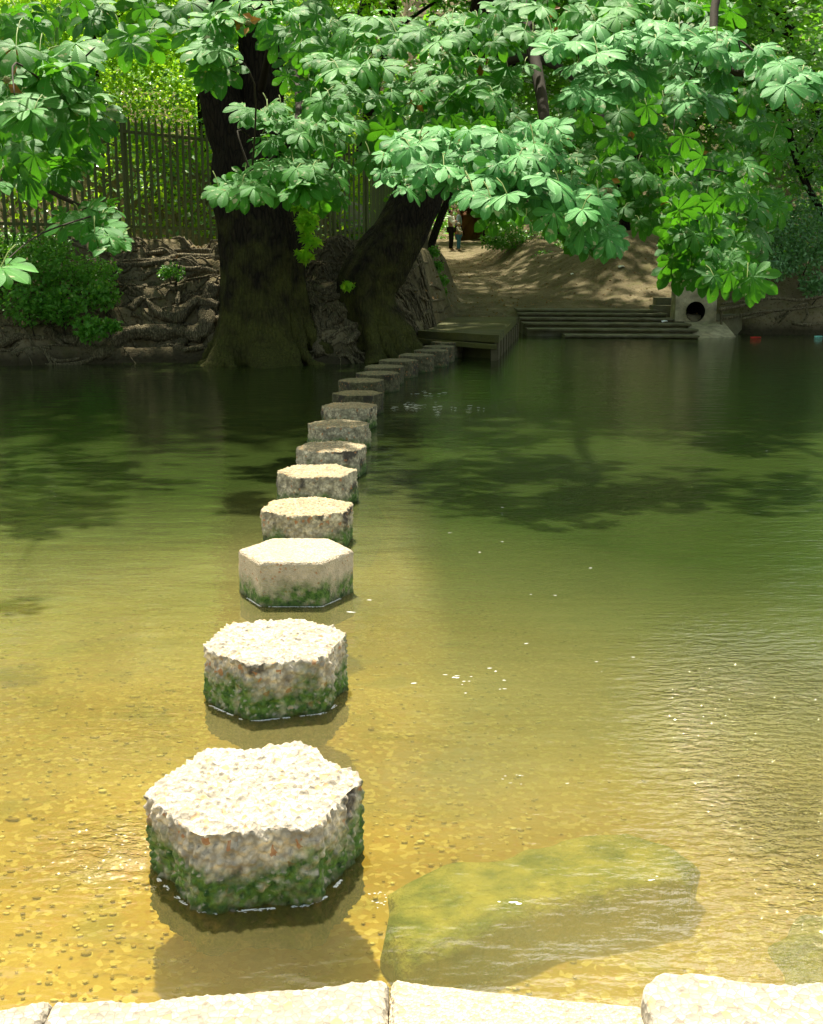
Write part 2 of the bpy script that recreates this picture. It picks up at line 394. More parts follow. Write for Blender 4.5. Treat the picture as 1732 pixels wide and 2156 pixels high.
def m_water():
    n = N('river_water'); p = n.pos(); X = n.xyz(p)
    lw = n.n('Fresnel'); lw.inputs['IOR'].default_value = 1.36
    at = n.n('Attribute'); at.attribute_name = 'murk'; mk = at.outputs['Fac']
    at2 = n.n('Attribute'); at2.attribute_name = 'chop'; ch = at2.outputs['Fac']
    # ripples: long streaks across the flow, plus fine chop
    q = n.vecscale(p, .55, 1.3, 1)
    h1 = n.noise(5.0, 3, q, .5); h2 = n.noise(26, 3, n.vecscale(p, .75, 1.15, 1), .6)
    rid = n.math('ABSOLUTE', n.math('SUBTRACT', n.noise(9, 2, q, .4), .5))
    hh = n.math('ADD', n.math('MULTIPLY', h1, .015), n.math('MULTIPLY', n.math('MULTIPLY', h2, ch), .020))
    hh = n.math('ADD', hh, n.math('MULTIPLY', n.math('MULTIPLY', rid, ch), -.03))
    hh = n.math('ADD', hh, n.math('MULTIPLY', n.math('MULTIPLY', n.noise(34, 2), n.math('MAXIMUM', n.math('SUBTRACT', ch, 1.), 0.)), .020))
    b = n.n('Bump'); b.inputs['Strength'].default_value = .6; b.inputs['Distance'].default_value = 1.; n.set(b.inputs['Height'], hh)
    n.set(lw.inputs['Normal'], b.outputs[0])
    gl = n.n('BsdfGlossy'); gl.inputs['Roughness'].default_value = .035; n.set(gl.inputs['Normal'], b.outputs[0]); gl.inputs[0].default_value = (1, 1, 1, 1)
    tint = n.mix(mk, (.90, .86, .60), (.55, .62, .28))
    tr = n.n('BsdfTransparent'); n.set(tr.inputs[0], tint)
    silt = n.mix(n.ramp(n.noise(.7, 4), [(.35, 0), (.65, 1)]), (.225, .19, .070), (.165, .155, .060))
    silt = n.mix(n.ramp(mk, [(.40, 0), (.74, 1)]), silt, (.10, .108, .036)); silt = n.mix(n.ramp(mk, [(.62, 0), (.88, 1)]), silt, (.024, .038, .008))  # silt darkens with depth; the far tone also carries canopy shade as colour
    df = n.n('BsdfDiffuse'); n.set(df.inputs[0], silt)
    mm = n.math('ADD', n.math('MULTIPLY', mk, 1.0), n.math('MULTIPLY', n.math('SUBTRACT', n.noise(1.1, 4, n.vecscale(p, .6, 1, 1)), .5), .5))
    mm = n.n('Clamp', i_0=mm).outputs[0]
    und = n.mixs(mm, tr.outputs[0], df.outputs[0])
    return n.done(n.mixs(lw.outputs[0], und, gl.outputs[0]))
wx = axis([(-45, -8, 3), (-8, 9, .1), (9, 50, 3)]); wy = axis([(.5, 14, .1), (14, 30, .3)])
XX, YY = np.meshgrid(wx, wy, indexing='ij'); XX = XX.ravel(); YY = YY.ravel()
D = np.array([-bed(x, y) for x, y in zip(XX, YY)])
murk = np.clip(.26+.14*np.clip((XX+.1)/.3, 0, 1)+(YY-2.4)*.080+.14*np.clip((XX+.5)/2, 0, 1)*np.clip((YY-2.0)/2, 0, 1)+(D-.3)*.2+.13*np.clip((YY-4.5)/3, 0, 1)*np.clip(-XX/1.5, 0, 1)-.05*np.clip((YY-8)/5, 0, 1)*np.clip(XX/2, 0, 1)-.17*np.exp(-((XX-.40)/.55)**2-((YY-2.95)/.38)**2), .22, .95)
def g2(cx, cy, rx, ry): return np.exp(-((XX-cx)/rx)**2-((YY-cy)/ry)**2)
chop = .10+.15*np.clip(XX, 0, 1)+4.5*g2(1.40, 3.5, .40, 1.1)+1.5*g2(1.6, 2.9, .5, .5)+2.0*g2(-.85, 3.05, .2, .22)+.5*g2(-1.0, 3.9, .3, .5)+.5*g2(.8, 8.5, 1.2, 1.6)+.6*g2(.6, 12.5, .8, 1.2)
V = np.stack([XX, YY, np.zeros_like(XX)], -1)
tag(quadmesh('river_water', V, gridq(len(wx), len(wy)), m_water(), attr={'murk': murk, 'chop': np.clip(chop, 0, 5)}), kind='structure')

# pebbles on the bed
def ico(r=1):
    t = (1+5**.5)/2
    v = [(-1, t, 0), (1, t, 0), (-1, -t, 0), (1, -t, 0), (0, -1, t), (0, 1, t), (0, -1, -t), (0, 1, -t), (t, 0, -1), (t, 0, 1), (-t, 0, -1), (-t, 0, 1)]
    f = [(0, 11, 5), (0, 5, 1), (0, 1, 7), (0, 7, 10), (0, 10, 11), (1, 5, 9), (5, 11, 4), (11, 10, 2), (10, 7, 6), (7, 1, 8), (3, 9, 4), (3, 4, 2), (3, 2, 6), (3, 6, 8), (3, 8, 9), (4, 9, 5), (2, 4, 11), (6, 2, 10), (8, 6, 7), (9, 8, 1)]
    return [Vector(a).normalized()*r for a in v], f
IV, IFc = ico()
pm = MB()
for i in range(5200):
    y = 2.3+rnd.random()**1.2*9; x = rnd.uniform(-.45, .12)*y if rnd.random() < .75 else rnd.uniform(-.45, .45)*y
    r = rnd.uniform(.003, .010)*(1 if rnd.random() < .95 else 1.8); s = (r*rnd.uniform(.8, 1.7), r*rnd.uniform(.6, 1.2), r*.28); a = rnd.random()*6
    c, sn = math.cos(a), math.sin(a); z = bed(x, y)
    pm.add([(x+(v.x*c-v.y*sn)*s[0], y+(v.x*sn+v.y*c)*s[1], z+v.z*s[2]+.004) for v in IV], IFc)
n = N('yellow_flint_pebble'); rp = n.n('NewGeometry').outputs['Random Per Island']
mp = n.done(n.bsdf(n.ramp(rp, [(0, (.22, .13, .04)), (.45, (.42, .31, .11)), (.75, (.60, .48, .2)), (1, (.85, .78, .5))]), .7, None, .2))
tag(pm.build('riverbed_pebbles', mp), 'small yellow flint pebbles scattered over the shallow river bed', 'pebbles', kind='stuff')

# ---------------------------------------------------------------- stepping stones
def hexr(th, rot, Rv, rnd_=.10):
    a = (th-rot) % (math.pi/3) - math.pi/6
    r = Rv*math.cos(math.pi/6)/math.cos(a)
    lim = Rv*(1-rnd_*.55)
    return min(r, lim+(r-lim)*.35) if r > lim else r
def stone_mesh(name, c, Rv, top, rot, step, mat, parent, rough=1., round_=.15, seed=0, bottom=-.13):
    NA = max(36, int(2*math.pi*Rv/step)); nt_ = max(6, int(Rv/step)); ns = max(6, int((top-bottom)/step))
    prof = []
    bev = .018
    for i in range(nt_+1): prof.append(((i/nt_)*(1-bev/Rv), 0., (0, 0, 1)))
    prof.append((1-bev*.4/Rv, -bev*.35, (0, 0, .7))); 
    for j in range(ns+1): prof.append((1, -bev-(top-bottom-bev)*j/ns, None))
    V = []
    for k in range(NA):
        th = 2*math.pi*k/NA; r0 = hexr(th, rot, Rv, round_)
        r0 *= 1+.03*rough*noise.noise(Vector((math.cos(th)*2, math.sin(th)*2, seed)))
        er = Vector((math.cos(th), math.sin(th), 0))
        for (fr, dz, nn) in prof:
            p = Vector((er.x*r0*fr, er.y*r0*fr, top+dz))
            nd = er if nn is None else (Vector(nn)+er*(.7 if nn[2] < 1 else 0)).normalized()
            q = p+Vector((seed*3.1, 0, 0))
            f1 = noise.voronoi(q*48)[0][0]; 
            dsp = rough*((.42-f1)*.018 + .010*noise.fractal(q*9, 1, 2, 3) + .006*noise.noise(q*70))
            if nn is None: dsp += rough*(-.02*max(0, noise.noise(q*6+Vector((0, 0, 7)))) ) 
            if nn is not None and nn[2] == 1: dsp = dsp*.75 - rough*.012*max(0, fr-.82)/.18
            V.append(p+nd*dsp+c)
    P = len(prof); V = np.array([tuple(v) for v in V])
    return quadmesh(name, V, gridq(NA, P, True)[:, ::-1], mat, parent)
stones = [  # px centre, top centre py, rotation, roughness, material, label
 (536, 1648, 8, 1.15, MS1, 'largest, nearest stepping stone with a bleached pebbly top and shaggy moss on its sides'),
 (579, 1343, 16, 1.1, MS1, 'second nearest stepping stone, bleached rough top, green moss band at the waterline'),
 (622, 1156, 0, .25, MS3, 'smooth sharp-edged hexagonal stepping stone with flat tan faces, the only crisp one'),
 (646, 1063, 24, 1., MS2, 'pebbly stepping stone right behind the smooth sharp-edged one'),
 (667, 989, 8, 1., MS2, 'fifth stepping stone from the near ledge with moss at its left corner'),
 (697, 938, 20, 1., MS2, 'sixth stepping stone from the near ledge, rugged grey front'),
 (713, 890, 5, 1., MS2, 'seventh stepping stone from the near ledge, orange gravel top, plinth corner showing right'),
 (735, 852, 12, .9, MS2, 'eighth stepping stone from the near ledge, orange-brown gravel top half in shade'),
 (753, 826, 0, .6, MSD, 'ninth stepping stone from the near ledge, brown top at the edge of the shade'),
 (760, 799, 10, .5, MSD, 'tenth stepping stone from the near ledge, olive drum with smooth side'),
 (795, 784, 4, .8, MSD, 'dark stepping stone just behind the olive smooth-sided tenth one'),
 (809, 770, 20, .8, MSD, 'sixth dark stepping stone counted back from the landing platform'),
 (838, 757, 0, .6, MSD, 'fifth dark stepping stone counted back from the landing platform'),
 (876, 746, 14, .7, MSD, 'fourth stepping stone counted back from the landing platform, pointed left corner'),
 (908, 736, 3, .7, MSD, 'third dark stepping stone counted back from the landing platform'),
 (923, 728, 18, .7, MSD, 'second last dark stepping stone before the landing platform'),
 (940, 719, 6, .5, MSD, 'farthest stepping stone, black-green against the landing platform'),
]
SP = []
mf = MB()
for i, (px, py, rot, rg, mat, lab) in enumerate(stones):
    top = .23 if i < 9 else .23+.006*(i-8)
    c = atZ(px, py, top); c.z = 0; SP.append(c)
    e = empty('stepping_stone', c, lab, 'stepping stone', 'hexagonal stepping stones crossing the river')
    Rv = .300 if i else .318
    st = .0062 if i < 2 else (.008 if i < 4 else (.012 if i < 8 else .02))
    sb = b = stone_mesh('stone_block', c, Rv, top, R(rot), st, mat, None, rg, .03 if i == 2 else .08, i); under(b, e)
    pl = MB(); s = .42; a = R(rnd.uniform(-12, 12)+8); zt = -.36 if i not in (6, 9) else -.045
    pts = [(c.x+s*(u*math.cos(a)-v*math.sin(a)), c.y+s*(u*math.sin(a)+v*math.cos(a))) for u, v in ((-1, -1), (1, -1), (1, 1), (-1, 1))]
    pl.hexa([(x, y, -.75) for x, y in pts]+[(x, y, zt) for x, y in pts]); o = pl.build('plinth', M_PLINTH, None, False); under(o, e)

# foam lines where the current meets the near stones
n = N('white_foam_glint'); mfoam = n.done(n.bsdf((.85, .87, .85), .5, None, .5))
fm = MB()
def fleck(x, y, a, l, wd, z=.002):
    k = 7; P = []
    for j in range(k):
        t = 2*math.pi*j/k; r = 1+.35*rnd.uniform(-1, 1)
        u, v = math.cos(t)*l*r, math.sin(t)*wd*r
        P.append((x+u*math.cos(a)-v*math.sin(a), y+u*math.sin(a)+v*math.cos(a), z))
    b = len(P); P.append((x, y, z+min(l, wd)*.12)); fm.add(P, [(j, (j+1) % k, b) for j in range(k)])
for i in (0, 1, 2):
    c = SP[i]; rot = R(stones[i][2])
    for k in range(420):
        th = R(rnd.uniform(205, 332)); 
        if noise.noise(Vector((th*6, i*5, 0))) < (-.02 if i < 2 else -.3): continue
        r = hexr(th, rot, .30 if i else .318, .11 if i < 2 else .03)+.003+abs(rnd.gauss(0, .004))
        fleck(c.x+r*math.cos(th), c.y+r*math.sin(th), th+math.pi/2, rnd.uniform(.002, .006), rnd.uniform(.001, .0026))
def glint_flecks(px, py, rx, ry, k, s=1.):  # white specks standing in for sparkles on the water
    for _ in range(k):
        q = atZ(rnd.gauss(px, rx), rnd.gauss(py, ry), 0); d = q.y
        fleck(q.x, q.y, rnd.uniform(-.2, .2), rnd.uniform(.4, 1.3)*.0022*d*s, rnd.uniform(.4, 1.)*.0008*d*s)
for a in [(880, 855, 35, 6, 28), (980, 858, 25, 4, 6), (900, 828, 20, 3, 10), (1000, 1435, 40, 14, 16, .9), (790, 1895, 14, 10, 14, .6), (1090, 1640, 30, 6, 8, .6),
          (1100, 1250, 220, 90, 9, .8), (1080, 1905, 12, 4, 4, 1.6), (740, 1292, 2, 2, 1, 1.8), (1380, 1850, 8, 4, 3, 1), (250, 1780, 22, 24, 12, .5), (640, 758, 25, 2, 12, .8), (1300, 1500, 200, 200, 6, .6)]: glint_flecks(*a)
tag(fm.build('foam', mfoam, None, False), 'white foam lines at the stone bases and white specks put in as sparkles on the river', 'foam', kind='stuff')

# submerged slab of rock
def rockmesh(name, outline, ztop, zbot, mat, parent=None, amp=.03, bulge=.03, seed=0, k=10):
    c = sum((Vector(p) for p in outline), Vector((0, 0)))/len(outline)
    pts = []; 
    for i in range(len(outline)):
        a = Vector(outline[i]); b = Vector(outline[(i+1) % len(outline)])
        for j in range(k): pts.append(a.lerp(b, j/k))
    V = []; rings = [0, .2, .4, .6, .8, .93, 1, 1.02, 1.03]; zz = [0, 0, 0, 0, -.0, -.008, -.03, -.5, -1]
    for p in pts:
        for r, z in zip(rings, zz):
            q = c+(p-c)*r; hz = ztop+bulge*(1-min(r, 1)**2)+z*(ztop-zbot if z <= -.5 else 1)
            g = Vector((q.x, q.y, hz))
            V.append(g+Vector((noise.noise(g*7+Vector((seed, 0, 0)))*amp, noise.noise(g*7+Vector((9, seed, 0)))*amp, noise.noise(g*6+Vector((0, 0, seed)))*amp*.7)))
    V = np.array([tuple(v) for v in V])
    return quadmesh(name, V, gridq(len(pts), len(rings), True)[:, ::-1], mat, parent)
n = N('algae_coated_rock'); mrock = n.done(n.bsdf(n.mix(n.ramp(n.noise(9, 6), [(.35, 0), (.65, 1)]), (.10, .15, .035), (.38, .36, .11)), .9, n.bump(n.noise(25, 6), 1., .03), .1))
ol = [atZ(x, y-12, -.10).xy for x, y in ((812, 1860), (822, 1930), (870, 2004), (1000, 1975), (1120, 1938), (1240, 1900), (1340, 1885), (1452, 1858), (1475, 1815), (1430, 1775), (1330, 1745), (1180, 1760), (1040, 1800), (900, 1820))]
tag(rockmesh('submerged_slab', ol, -.115, -.36, mrock, None, .035, .02, 3, 6), 'broad algae-green slab lying just under the water right of the nearest stone', 'rock')
ol = [atZ(x, y, -.20).xy for x, y in ((1620, 1960), (1640, 2040), (1760, 2080), (1850, 2000), (1800, 1900), (1690, 1900))]
tag(rockmesh('submerged_rock', ol, -.24, -.35, mrock, None, .06, .04, 5), 'green sunken rock at the right edge below the glittering water', 'rock')

# ---------------------------------------------------------------- near ledge of concrete slabs
def ledge(name, edge, z, label, mat, seed, depth=1.1, side=0, rough=1.):
    P = [atZ(x, y, z) for x, y in edge]; st = .008
    pts = []
    for a, b in zip(P[:-1], P[1:]):
        k = max(1, int((b-a).length/st)); pts += [a.lerp(b, j/k) for j in range(k)]
    pts.append(P[-1])
    prof = [(0.012, -.25), (.006, -.12), (0.003, -.05), (.001, -.02), (-.004, -.006), (-.014, 0)]+[(-.014-.008*j, 0) for j in range(1, 60)]+[(-.6, 0), (-depth, 0)]
    V = []
    L = len(pts)
    for i, p in enumerate(pts):
        e0 = min(i, L-1-i)*st
        dip = -.02*max(0, 1-e0/.012)
        for (dy, dz) in prof:
            q = Vector((p.x, p.y+dy, z+dz)); s = q+Vector((seed, 0, 0))
            f1 = noise.voronoi(s*60)[0][0]
            a = rough*((.42-f1)*.006+.004*noise.noise(s*12)); wv = rough*.012*noise.noise(s*9)*(1 if dy > -.03 else 0)
            V.append((q.x, q.y+wv+(a if dz < -.003 else 0), q.z+(a if dz > -.03 else 0)+dip*(1 if dz > -.1 else 0)))
    nP = len(prof); Q = gridq(L, nP)
    base = len(V)   # close the two ends
    V += [(pts[0].x, pts[0].y-depth, z-.25), (pts[-1].x, pts[-1].y-depth, z-.25)]
    me = bpy.data.meshes.new(name)
    faces = [tuple(q) for q in Q.tolist()]+[tuple(range(nP))+(base,), tuple(reversed(range((L-1)*nP, L*nP)))+(base+1,)]
    me.from_pydata(V, [], faces); me.update(); me.polygons.foreach_set('use_smooth', [True]*(len(faces)-2)+[False]*2)
    o = link(name, me, mat); return tag(o, label, 'concrete slab', 'concrete slabs of the near ledge')
ledge('ledge_slab', [(-260, 2185), (-60, 2135), (0, 2119), (60, 2105), (109, 2097)], .12, 'corner piece of pebbly ledge slab cut by the left picture edge', MSLAB, 1)
ledge('ledge_slab', [(111, 2099), (220, 2098), (300, 2101), (460, 2085), (660, 2076), (740, 2063), (819, 2058)], .12, 'long pebble-dashed ledge slab below the nearest stepping stone', MSLAB, 2)
ledge('ledge_slab', [(821, 2057), (930, 2071), (1060, 2084), (1200, 2099), (1340, 2112), (1480, 2128)], .122, 'smoother plain ledge slab at bottom centre right of the long pebble-dashed one', MS3, 3, rough=.45)
ledge('ledge_slab', [(1352, 2092), (1358, 2070), (1385, 2049), (1465, 2046), (1546, 2059), (1640, 2064), (1760, 2066), (2000, 2060)], .175, 'raised broken-cornered ledge slab at the bottom right', MSLAB, 4)
V = np.array([(x, y, .05+.02*fbm(x, y)) for x in axis([(-12, 12, 1)]) for y in axis([(-8, 1.9, .5)])])
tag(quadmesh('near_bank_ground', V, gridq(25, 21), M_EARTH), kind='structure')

# ---------------------------------------------------------------- landing platform
pf = empty('landing_platform', (1.6, 23, 0), 'mossy concrete landing platform at the far end of the stepping stones', 'platform')
A0 = atZ(872, 697, .43); A1 = atZ(1050, 706, .43); B1 = atZ(1093, 668, .43); A0.y = 21.2; B0 = Vector((.9, 26.6, .43)); A0.x = .12
def xy(v, z): return (v.x, v.y, z)
m = MB()
top = [A0, A1, B1+Vector((0, .4, 0)), B0]
NX, NY = 40, 30; V = []
for i in range(NX+1):
    for j in range(NY+1):
        u, v = i/NX, j/NY; p = A0.lerp(A1, u).lerp(B0.lerp(top[2], u), v)
        e = 0
        if j == 0: e = .05*max(0, noise.noise(Vector((u*9, 3, 0))))*(1.2-u)+.012*noise.noise(Vector((u*40, 0, 0)))
        V.append((p.x, p.y+e, .43+.008*noise.noise(Vector((p.x*3, p.y*3, 0)))))
k = len(V)
V += [(x, y+.02, .30) for x, y, z in V[::NY+1]]
m.v = [Vector(v) for v in V]
for i in range(NX):
    for j in range(NY): m.f.append((i*(NY+1)+j, (i+1)*(NY+1)+j, (i+1)*(NY+1)+j+1, i*(NY+1)+j+1))
    m.f.append((k+i, k+i+1, (i+1)*(NY+1), i*(NY+1)))
rt = [NX*(NY+1)+j for j in range(NY+1)]; k2 = len(m.v)
m.v += [Vector((m.v[i].x, m.v[i].y, .30)) for i in rt]
for j in range(NY): m.f.append((rt[j], k2+j, k2+j+1, rt[j+1]))
under(m.build('deck', M_DOCK, None, False), pf)
def offs(p, dx, dy, z): return (p.x+dx, p.y+dy, z)
m = MB(); m.hexa([offs(A0, .1, .35, -.8), offs(A1, -.06, .3, -.8), offs(B1, -.06, .3, -.8), offs(B0, .1, 0, -.8), offs(A0, .1, .35, .30), offs(A1, -.06, .3, .30), offs(B1, -.06, .3, .30), offs(B0, .1, 0, .30)])
under(m.build('support_wall', M_DOCK, None, False), pf)
m = MB(); m.hexa([offs(A0, -.08, -.15, .22), offs(A1, -.05, -.22, .20), offs(A1, -.07, .34, .20), offs(A0, -.0, .4, .22), offs(A0, -.08, -.15, .30), offs(A1, -.05, -.22, .275), offs(A1, -.07, .34, .275), offs(A0, -.0, .4, .297)])
under(m.build('lower_ledge', M_DOCK, None, False), pf)
for t in np.linspace(0.02, .95, 9):
    p = A1.lerp(B1, t); m = MB(); wd = .10
    d = (B1-A1).normalized()
    a = p+d*wd*0; b = p+d*(.42)
    m.hexa([offs(a, -.045, -.0, -.8), offs(a, -.012, 0, -.8), offs(b, -.012, 0, -.8), offs(b, -.05, 0, -.8), offs(a, -.045, 0, .298), offs(a, -.012, 0, .298), offs(b, -.012, 0, .298), offs(b, -.05, 0, .298)])
    under(m.build('side_board', M_POST, None, False), pf)
m = MB(); m.box(A1.x-.14, A1.x-.03, A1.y-.12, A1.y+.02, -.8, .197); under(m.build('corner_post', M_POST, None, False), pf)

# ---------------------------------------------------------------- broad river steps
stp = empty('river_steps', (4.4, 27, 0), 'wide worn concrete steps going down into the water between platform and pipe outlet', 'steps')
for i, (x0, x1, y, z) in enumerate([(1088, 1385, 651, .52), (1092, 1405, 659, .45), (1096, 1420, 669, .36), (1102, 1455, 680, .27), (1110, 1470, 692, .17), (1190, 1472, 705, .07)]):
    a = atZ(x0, y, z); b = atZ(x1, y+1.5, z); segs = 26; V = []; m = MB()
    prof = [(.11, -.6), (.11, -.05), (-.02, -.045), (-.03, -.01), (-.02, 0), (.95, 0)]
    for k in range(segs+1):
        p = a.lerp(b, k/segs); e = .03*noise.noise(Vector((k*.45, i*3, 0)))
        if noise.noise(Vector((k*.23, i*7, 5))) > .25: e += .035
        for (dy, dz) in prof: V.append((p.x, p.y+dy+e*(1 if dz > -.5 else 0), z+dz+(.008*noise.noise(Vector((k*.8, i, 2))) if dz > -.3 else 0)))
    nP = len(prof); faces = [tuple(q) for q in gridq(segs+1, nP)[:, ::-1].tolist()]
    b0 = len(V); V += [(a.x, a.y+.9, -.6), (b.x, b.y+.9, -.6)]
    faces += [tuple(reversed(range(nP)))+(b0,), tuple(range(segs*nP, (segs+1)*nP))+(b0+1,)]
    under(mesh('step', V, faces, M_STEP, None, False), stp)

# ---------------------------------------------------------------- pipe outlet
po = empty('pipe_outlet', (6.8, 27.3, 0), 'rough concrete headwall with round black pipe mouth beside the steps', 'pipe outlet')
Yh = 27.2
def hw(px, py): return atY(px, py, Yh)
tl, tr_, br, bl_ = hw(1424, 604), hw(1511, 604), hw(1503, 677), hw(1418, 677); cc = hw(1464, 656)
K = 32; V = []; outer = []; corners = [tr_, tl, bl_, br]
rr = .225
for i in range(K):
    t = 2*math.pi*(i+.5)/K; dx, dz = math.cos(t), math.sin(t)
    # intersect with the outline box
    best = 9
    x0, x1, z0, z1 = tl.x, tr_.x, bl_.z, tl.z
    for (lim, c0, d) in ((x1, cc.x, dx), (x0, cc.x, dx), (z1, cc.z, dz), (z0, cc.z, dz)):
        if abs(d) > 1e-6:
            s = (lim-c0)/d
            if s > 0: best = min(best, s)
    outer.append((dx*best, dz*best))
# snap nearest ray to each corner
for (X_, Z_) in ((tr_.x, tl.z), (tl.x, tl.z), (tl.x, bl_.z), (tr_.x, bl_.z)):
    j = min(range(K), key=lambda q: (outer[q][0]+cc.x-X_)**2+(outer[q][1]+cc.z-Z_)**2); outer[j] = (X_-cc.x, Z_-cc.z)
m = MB(); b = 0; Fc = []; V = []
for i in range(K): V.append((cc.x+rr*math.cos(2*math.pi*(i+.5)/K), Yh, cc.z+rr*1.05*math.sin(2*math.pi*(i+.5)/K)))
for t_ in (.33, .66, 1.):
    for i in range(K):
        a = Vector(V[i]); o_ = Vector((cc.x+outer[i][0], Yh, cc.z+outer[i][1])); p = a.lerp(o_, t_)
        V.append((p.x, p.y+.018*noise.noise(p*9)*(t_ < 1), p.z))
for i in range(K): o_ = outer[i]; V.append((cc.x+o_[0], Yh+.5, cc.z+o_[1]))
for i in range(K): V.append((V[i][0], Yh+1.6, V[i][2]))
for L_ in range(4):
    for i in range(K): j = (i+1) % K; Fc.append((L_*K+i, L_*K+j, (L_+1)*K+j, (L_+1)*K+i))
for i in range(K): j = (i+1) % K; Fc.append((i, 5*K+i, 5*K+j, j))
Fc.append(tuple(range(5*K, 6*K)))
HWL = under(mesh('headwall', V, Fc, M_HEAD, None, False), po)
m = MB(); pr = []
for i in range(K):
    t = 2*math.pi*(i+.5)/K; pr.append((math.cos(t), math.sin(t)))
V = [(cc.x+rr*1.0*a, Yh-.035, cc.z+rr*1.05*b_) for a, b_ in pr]+[(cc.x+rr*1.12*a, Yh-.035, cc.z+rr*1.17*b_) for a, b_ in pr]+[(cc.x+rr*1.12*a, Yh+.03, cc.z+rr*1.17*b_) for a, b_ in pr]+[(cc.x+rr*.995*a, Yh+.03, cc.z+rr*1.045*b_) for a, b_ in pr]
Fc = [(l*K+i, l*K+(i+1) % K, (l+1)*K+(i+1) % K, (l+1)*K+i) for l in range(3) for i in range(K)]
n_ = N('dark_pipe_iron'); mpipe = n_.done(n_.bsdf((.012, .011, .01), .8, None, .2))
V2 = [(cc.x+rr*.97*a, Yh-.03, cc.z+rr*1.02*b_) for a, b_ in pr]+[(cc.x+rr*.97*a, Yh+1.5, cc.z+rr*1.02*b_) for a, b_ in pr]
Fc2 = [(i, (i+1) % K, K+(i+1) % K, K+i) for i in range(K)]+[tuple(range(K, 2*K))]
sub(mesh('pipe', V2, Fc2, mpipe, None), HWL)
# apron, wing walls
a0, a1, a2, a3 = atZ(1440, 676, .28), atZ(1512, 676, .28), atZ(1552, 712, -.03), atZ(1473, 722, -.08)
m = MB(); m.hexa([(a3.x, a3.y, -.6), (a2.x, a2.y, -.6), (a1.x, Yh, -.6), (a0.x-.1, Yh, -.6), a3, a2, (a1.x, Yh-.002, .29), (a0.x-.1, Yh-.002, .29)])
under(m.build('apron', M_HEAD, None, False), po)
m = MB(); p = atY(1511, 662, 27.3); q = atY(1560, 693, 27.3); m.box(tr_.x+.003, q.x, 27.25, 27.65, -.5, p.z); under(m.build('wing_wall', M_STEP, None, False), po)
m = MB(); p = atY(1380, 627, 28.9); m.box(p.x, 6.75, 28.8, 29.2, .2, p.z)
under(m.build('wing_wall', M_STEP, None, False), po)
m = MB(); p = atY(1372, 643, 28.5); m.box(p.x, 6.65, 28.4, 28.797, .1, p.z); under(m.build('wing_wall', M_STEP, None, False), po)

# ---------------------------------------------------------------- palisade fences
def fence(P0, P1, zrail, label, hgt=2.35, postn=2.75):
    P0, P1 = Vector(P0), Vector(P1); L = (P1-P0).length; d = (P1-P0).normalized(); nn = Vector((d.y, -d.x))
    e = empty('palisade_fence', (P0.x, P0.y, H(P0.x, P0.y, False)), label, 'fence', 'green-brown metal palisade fences')
    m = MB(); W, T = .033, .012   # slat with a W section: two folds
    zz = [(0, W), (hgt-.13, W), (hgt, .004)]
    for (z, w_) in zz:
        for (u, v) in ((-w_, 0), (-w_*.45, -T), (w_*.45, -T), (w_, 0), (w_*.45, -T+.006), (-w_*.45, -T+.006)):
            m.v.append(Vector((u, v, z)))
    for l in range(2):
        for k in range(6): k2 = (k+1) % 6; m.f.append((l*6+k, l*6+k2, (l+1)*6+k2, (l+1)*6+k))
    sme = bpy.data.meshes.new('slat'); sme.from_pydata(m.v, [], m.f); sme.update(); sme.materials.append(M_FENCE)
    ang = math.atan2(d.y, d.x); k = 0; s = 0.
    proto = None; base = []
    while s < L:
        p = P0+d*s; z = H(p.x, p.y, False)+.03; base.append((p, z))
        if proto is None: proto = o = bpy.data.objects.new('slat', sme)
        else: o = proto.copy()
        C.objects.link(o); o.parent = e
        zz0 = 1.98 if p.y < 27 else max(1.9, z)
        o.location = (p.x-e.location.x+nn.x*.03, p.y-e.location.y+nn.y*.03, zz0-.05-e.location.z+rnd.uniform(-.015, .015))
        o.rotation_euler = (rnd.uniform(-.008, .008), rnd.uniform(-.008, .008), ang)
        s += .155
    for zr in (.35, 2.05):
        m = MB(); q = []
        for (p, z) in (base[0], base[-1]):
            z = 1.93 if p.y < 27 else max(1.9, z); q.append((p, z+zr))
        (p, z), (p2, z2) = q; th = .05
        m.hexa([(p.x, p.y, z), (p2.x, p2.y, z2), (p2.x-nn.x*th, p2.y-nn.y*th, z2), (p.x-nn.x*th, p.y-nn.y*th, z), (p.x, p.y, z+th), (p2.x, p2.y, z2+th), (p2.x-nn.x*th, p2.y-nn.y*th, z2+th), (p.x-nn.x*th, p.y-nn.y*th, z+th)])
        under(m.build('rail', M_FENCE, None, False), e)
    s = .5
    while s < L:
        p = P0+d*s-nn*.10; m = MB(); z = 1.3; m.box(p.x-.03, p.x+.03, p.y-.03, p.y+.03, z, z+2.95); under(m.build('post', M_FENCE, None, False), e); s += postn
    return e
fence((-7.3, 19.45), (-1.0, 26.95), 0, 'palisade fence along the top of the root bank, running behind both big trunks')
fence((-.98, 27.1), (-.66, 39.5), 0, 'palisade fence turning away uphill, seen edge-on left of the leaning trunk')
m = MB(); p = atY(894, 575, 26.6); m.box(p.x-.07, p.x+.07, 26.53, 26.67, p.z-.4, p.z+.98)
tag(m.build('wooden_post', M_POST, None, False), 'square weathered post on the earth bank edge beside the path', 'post')

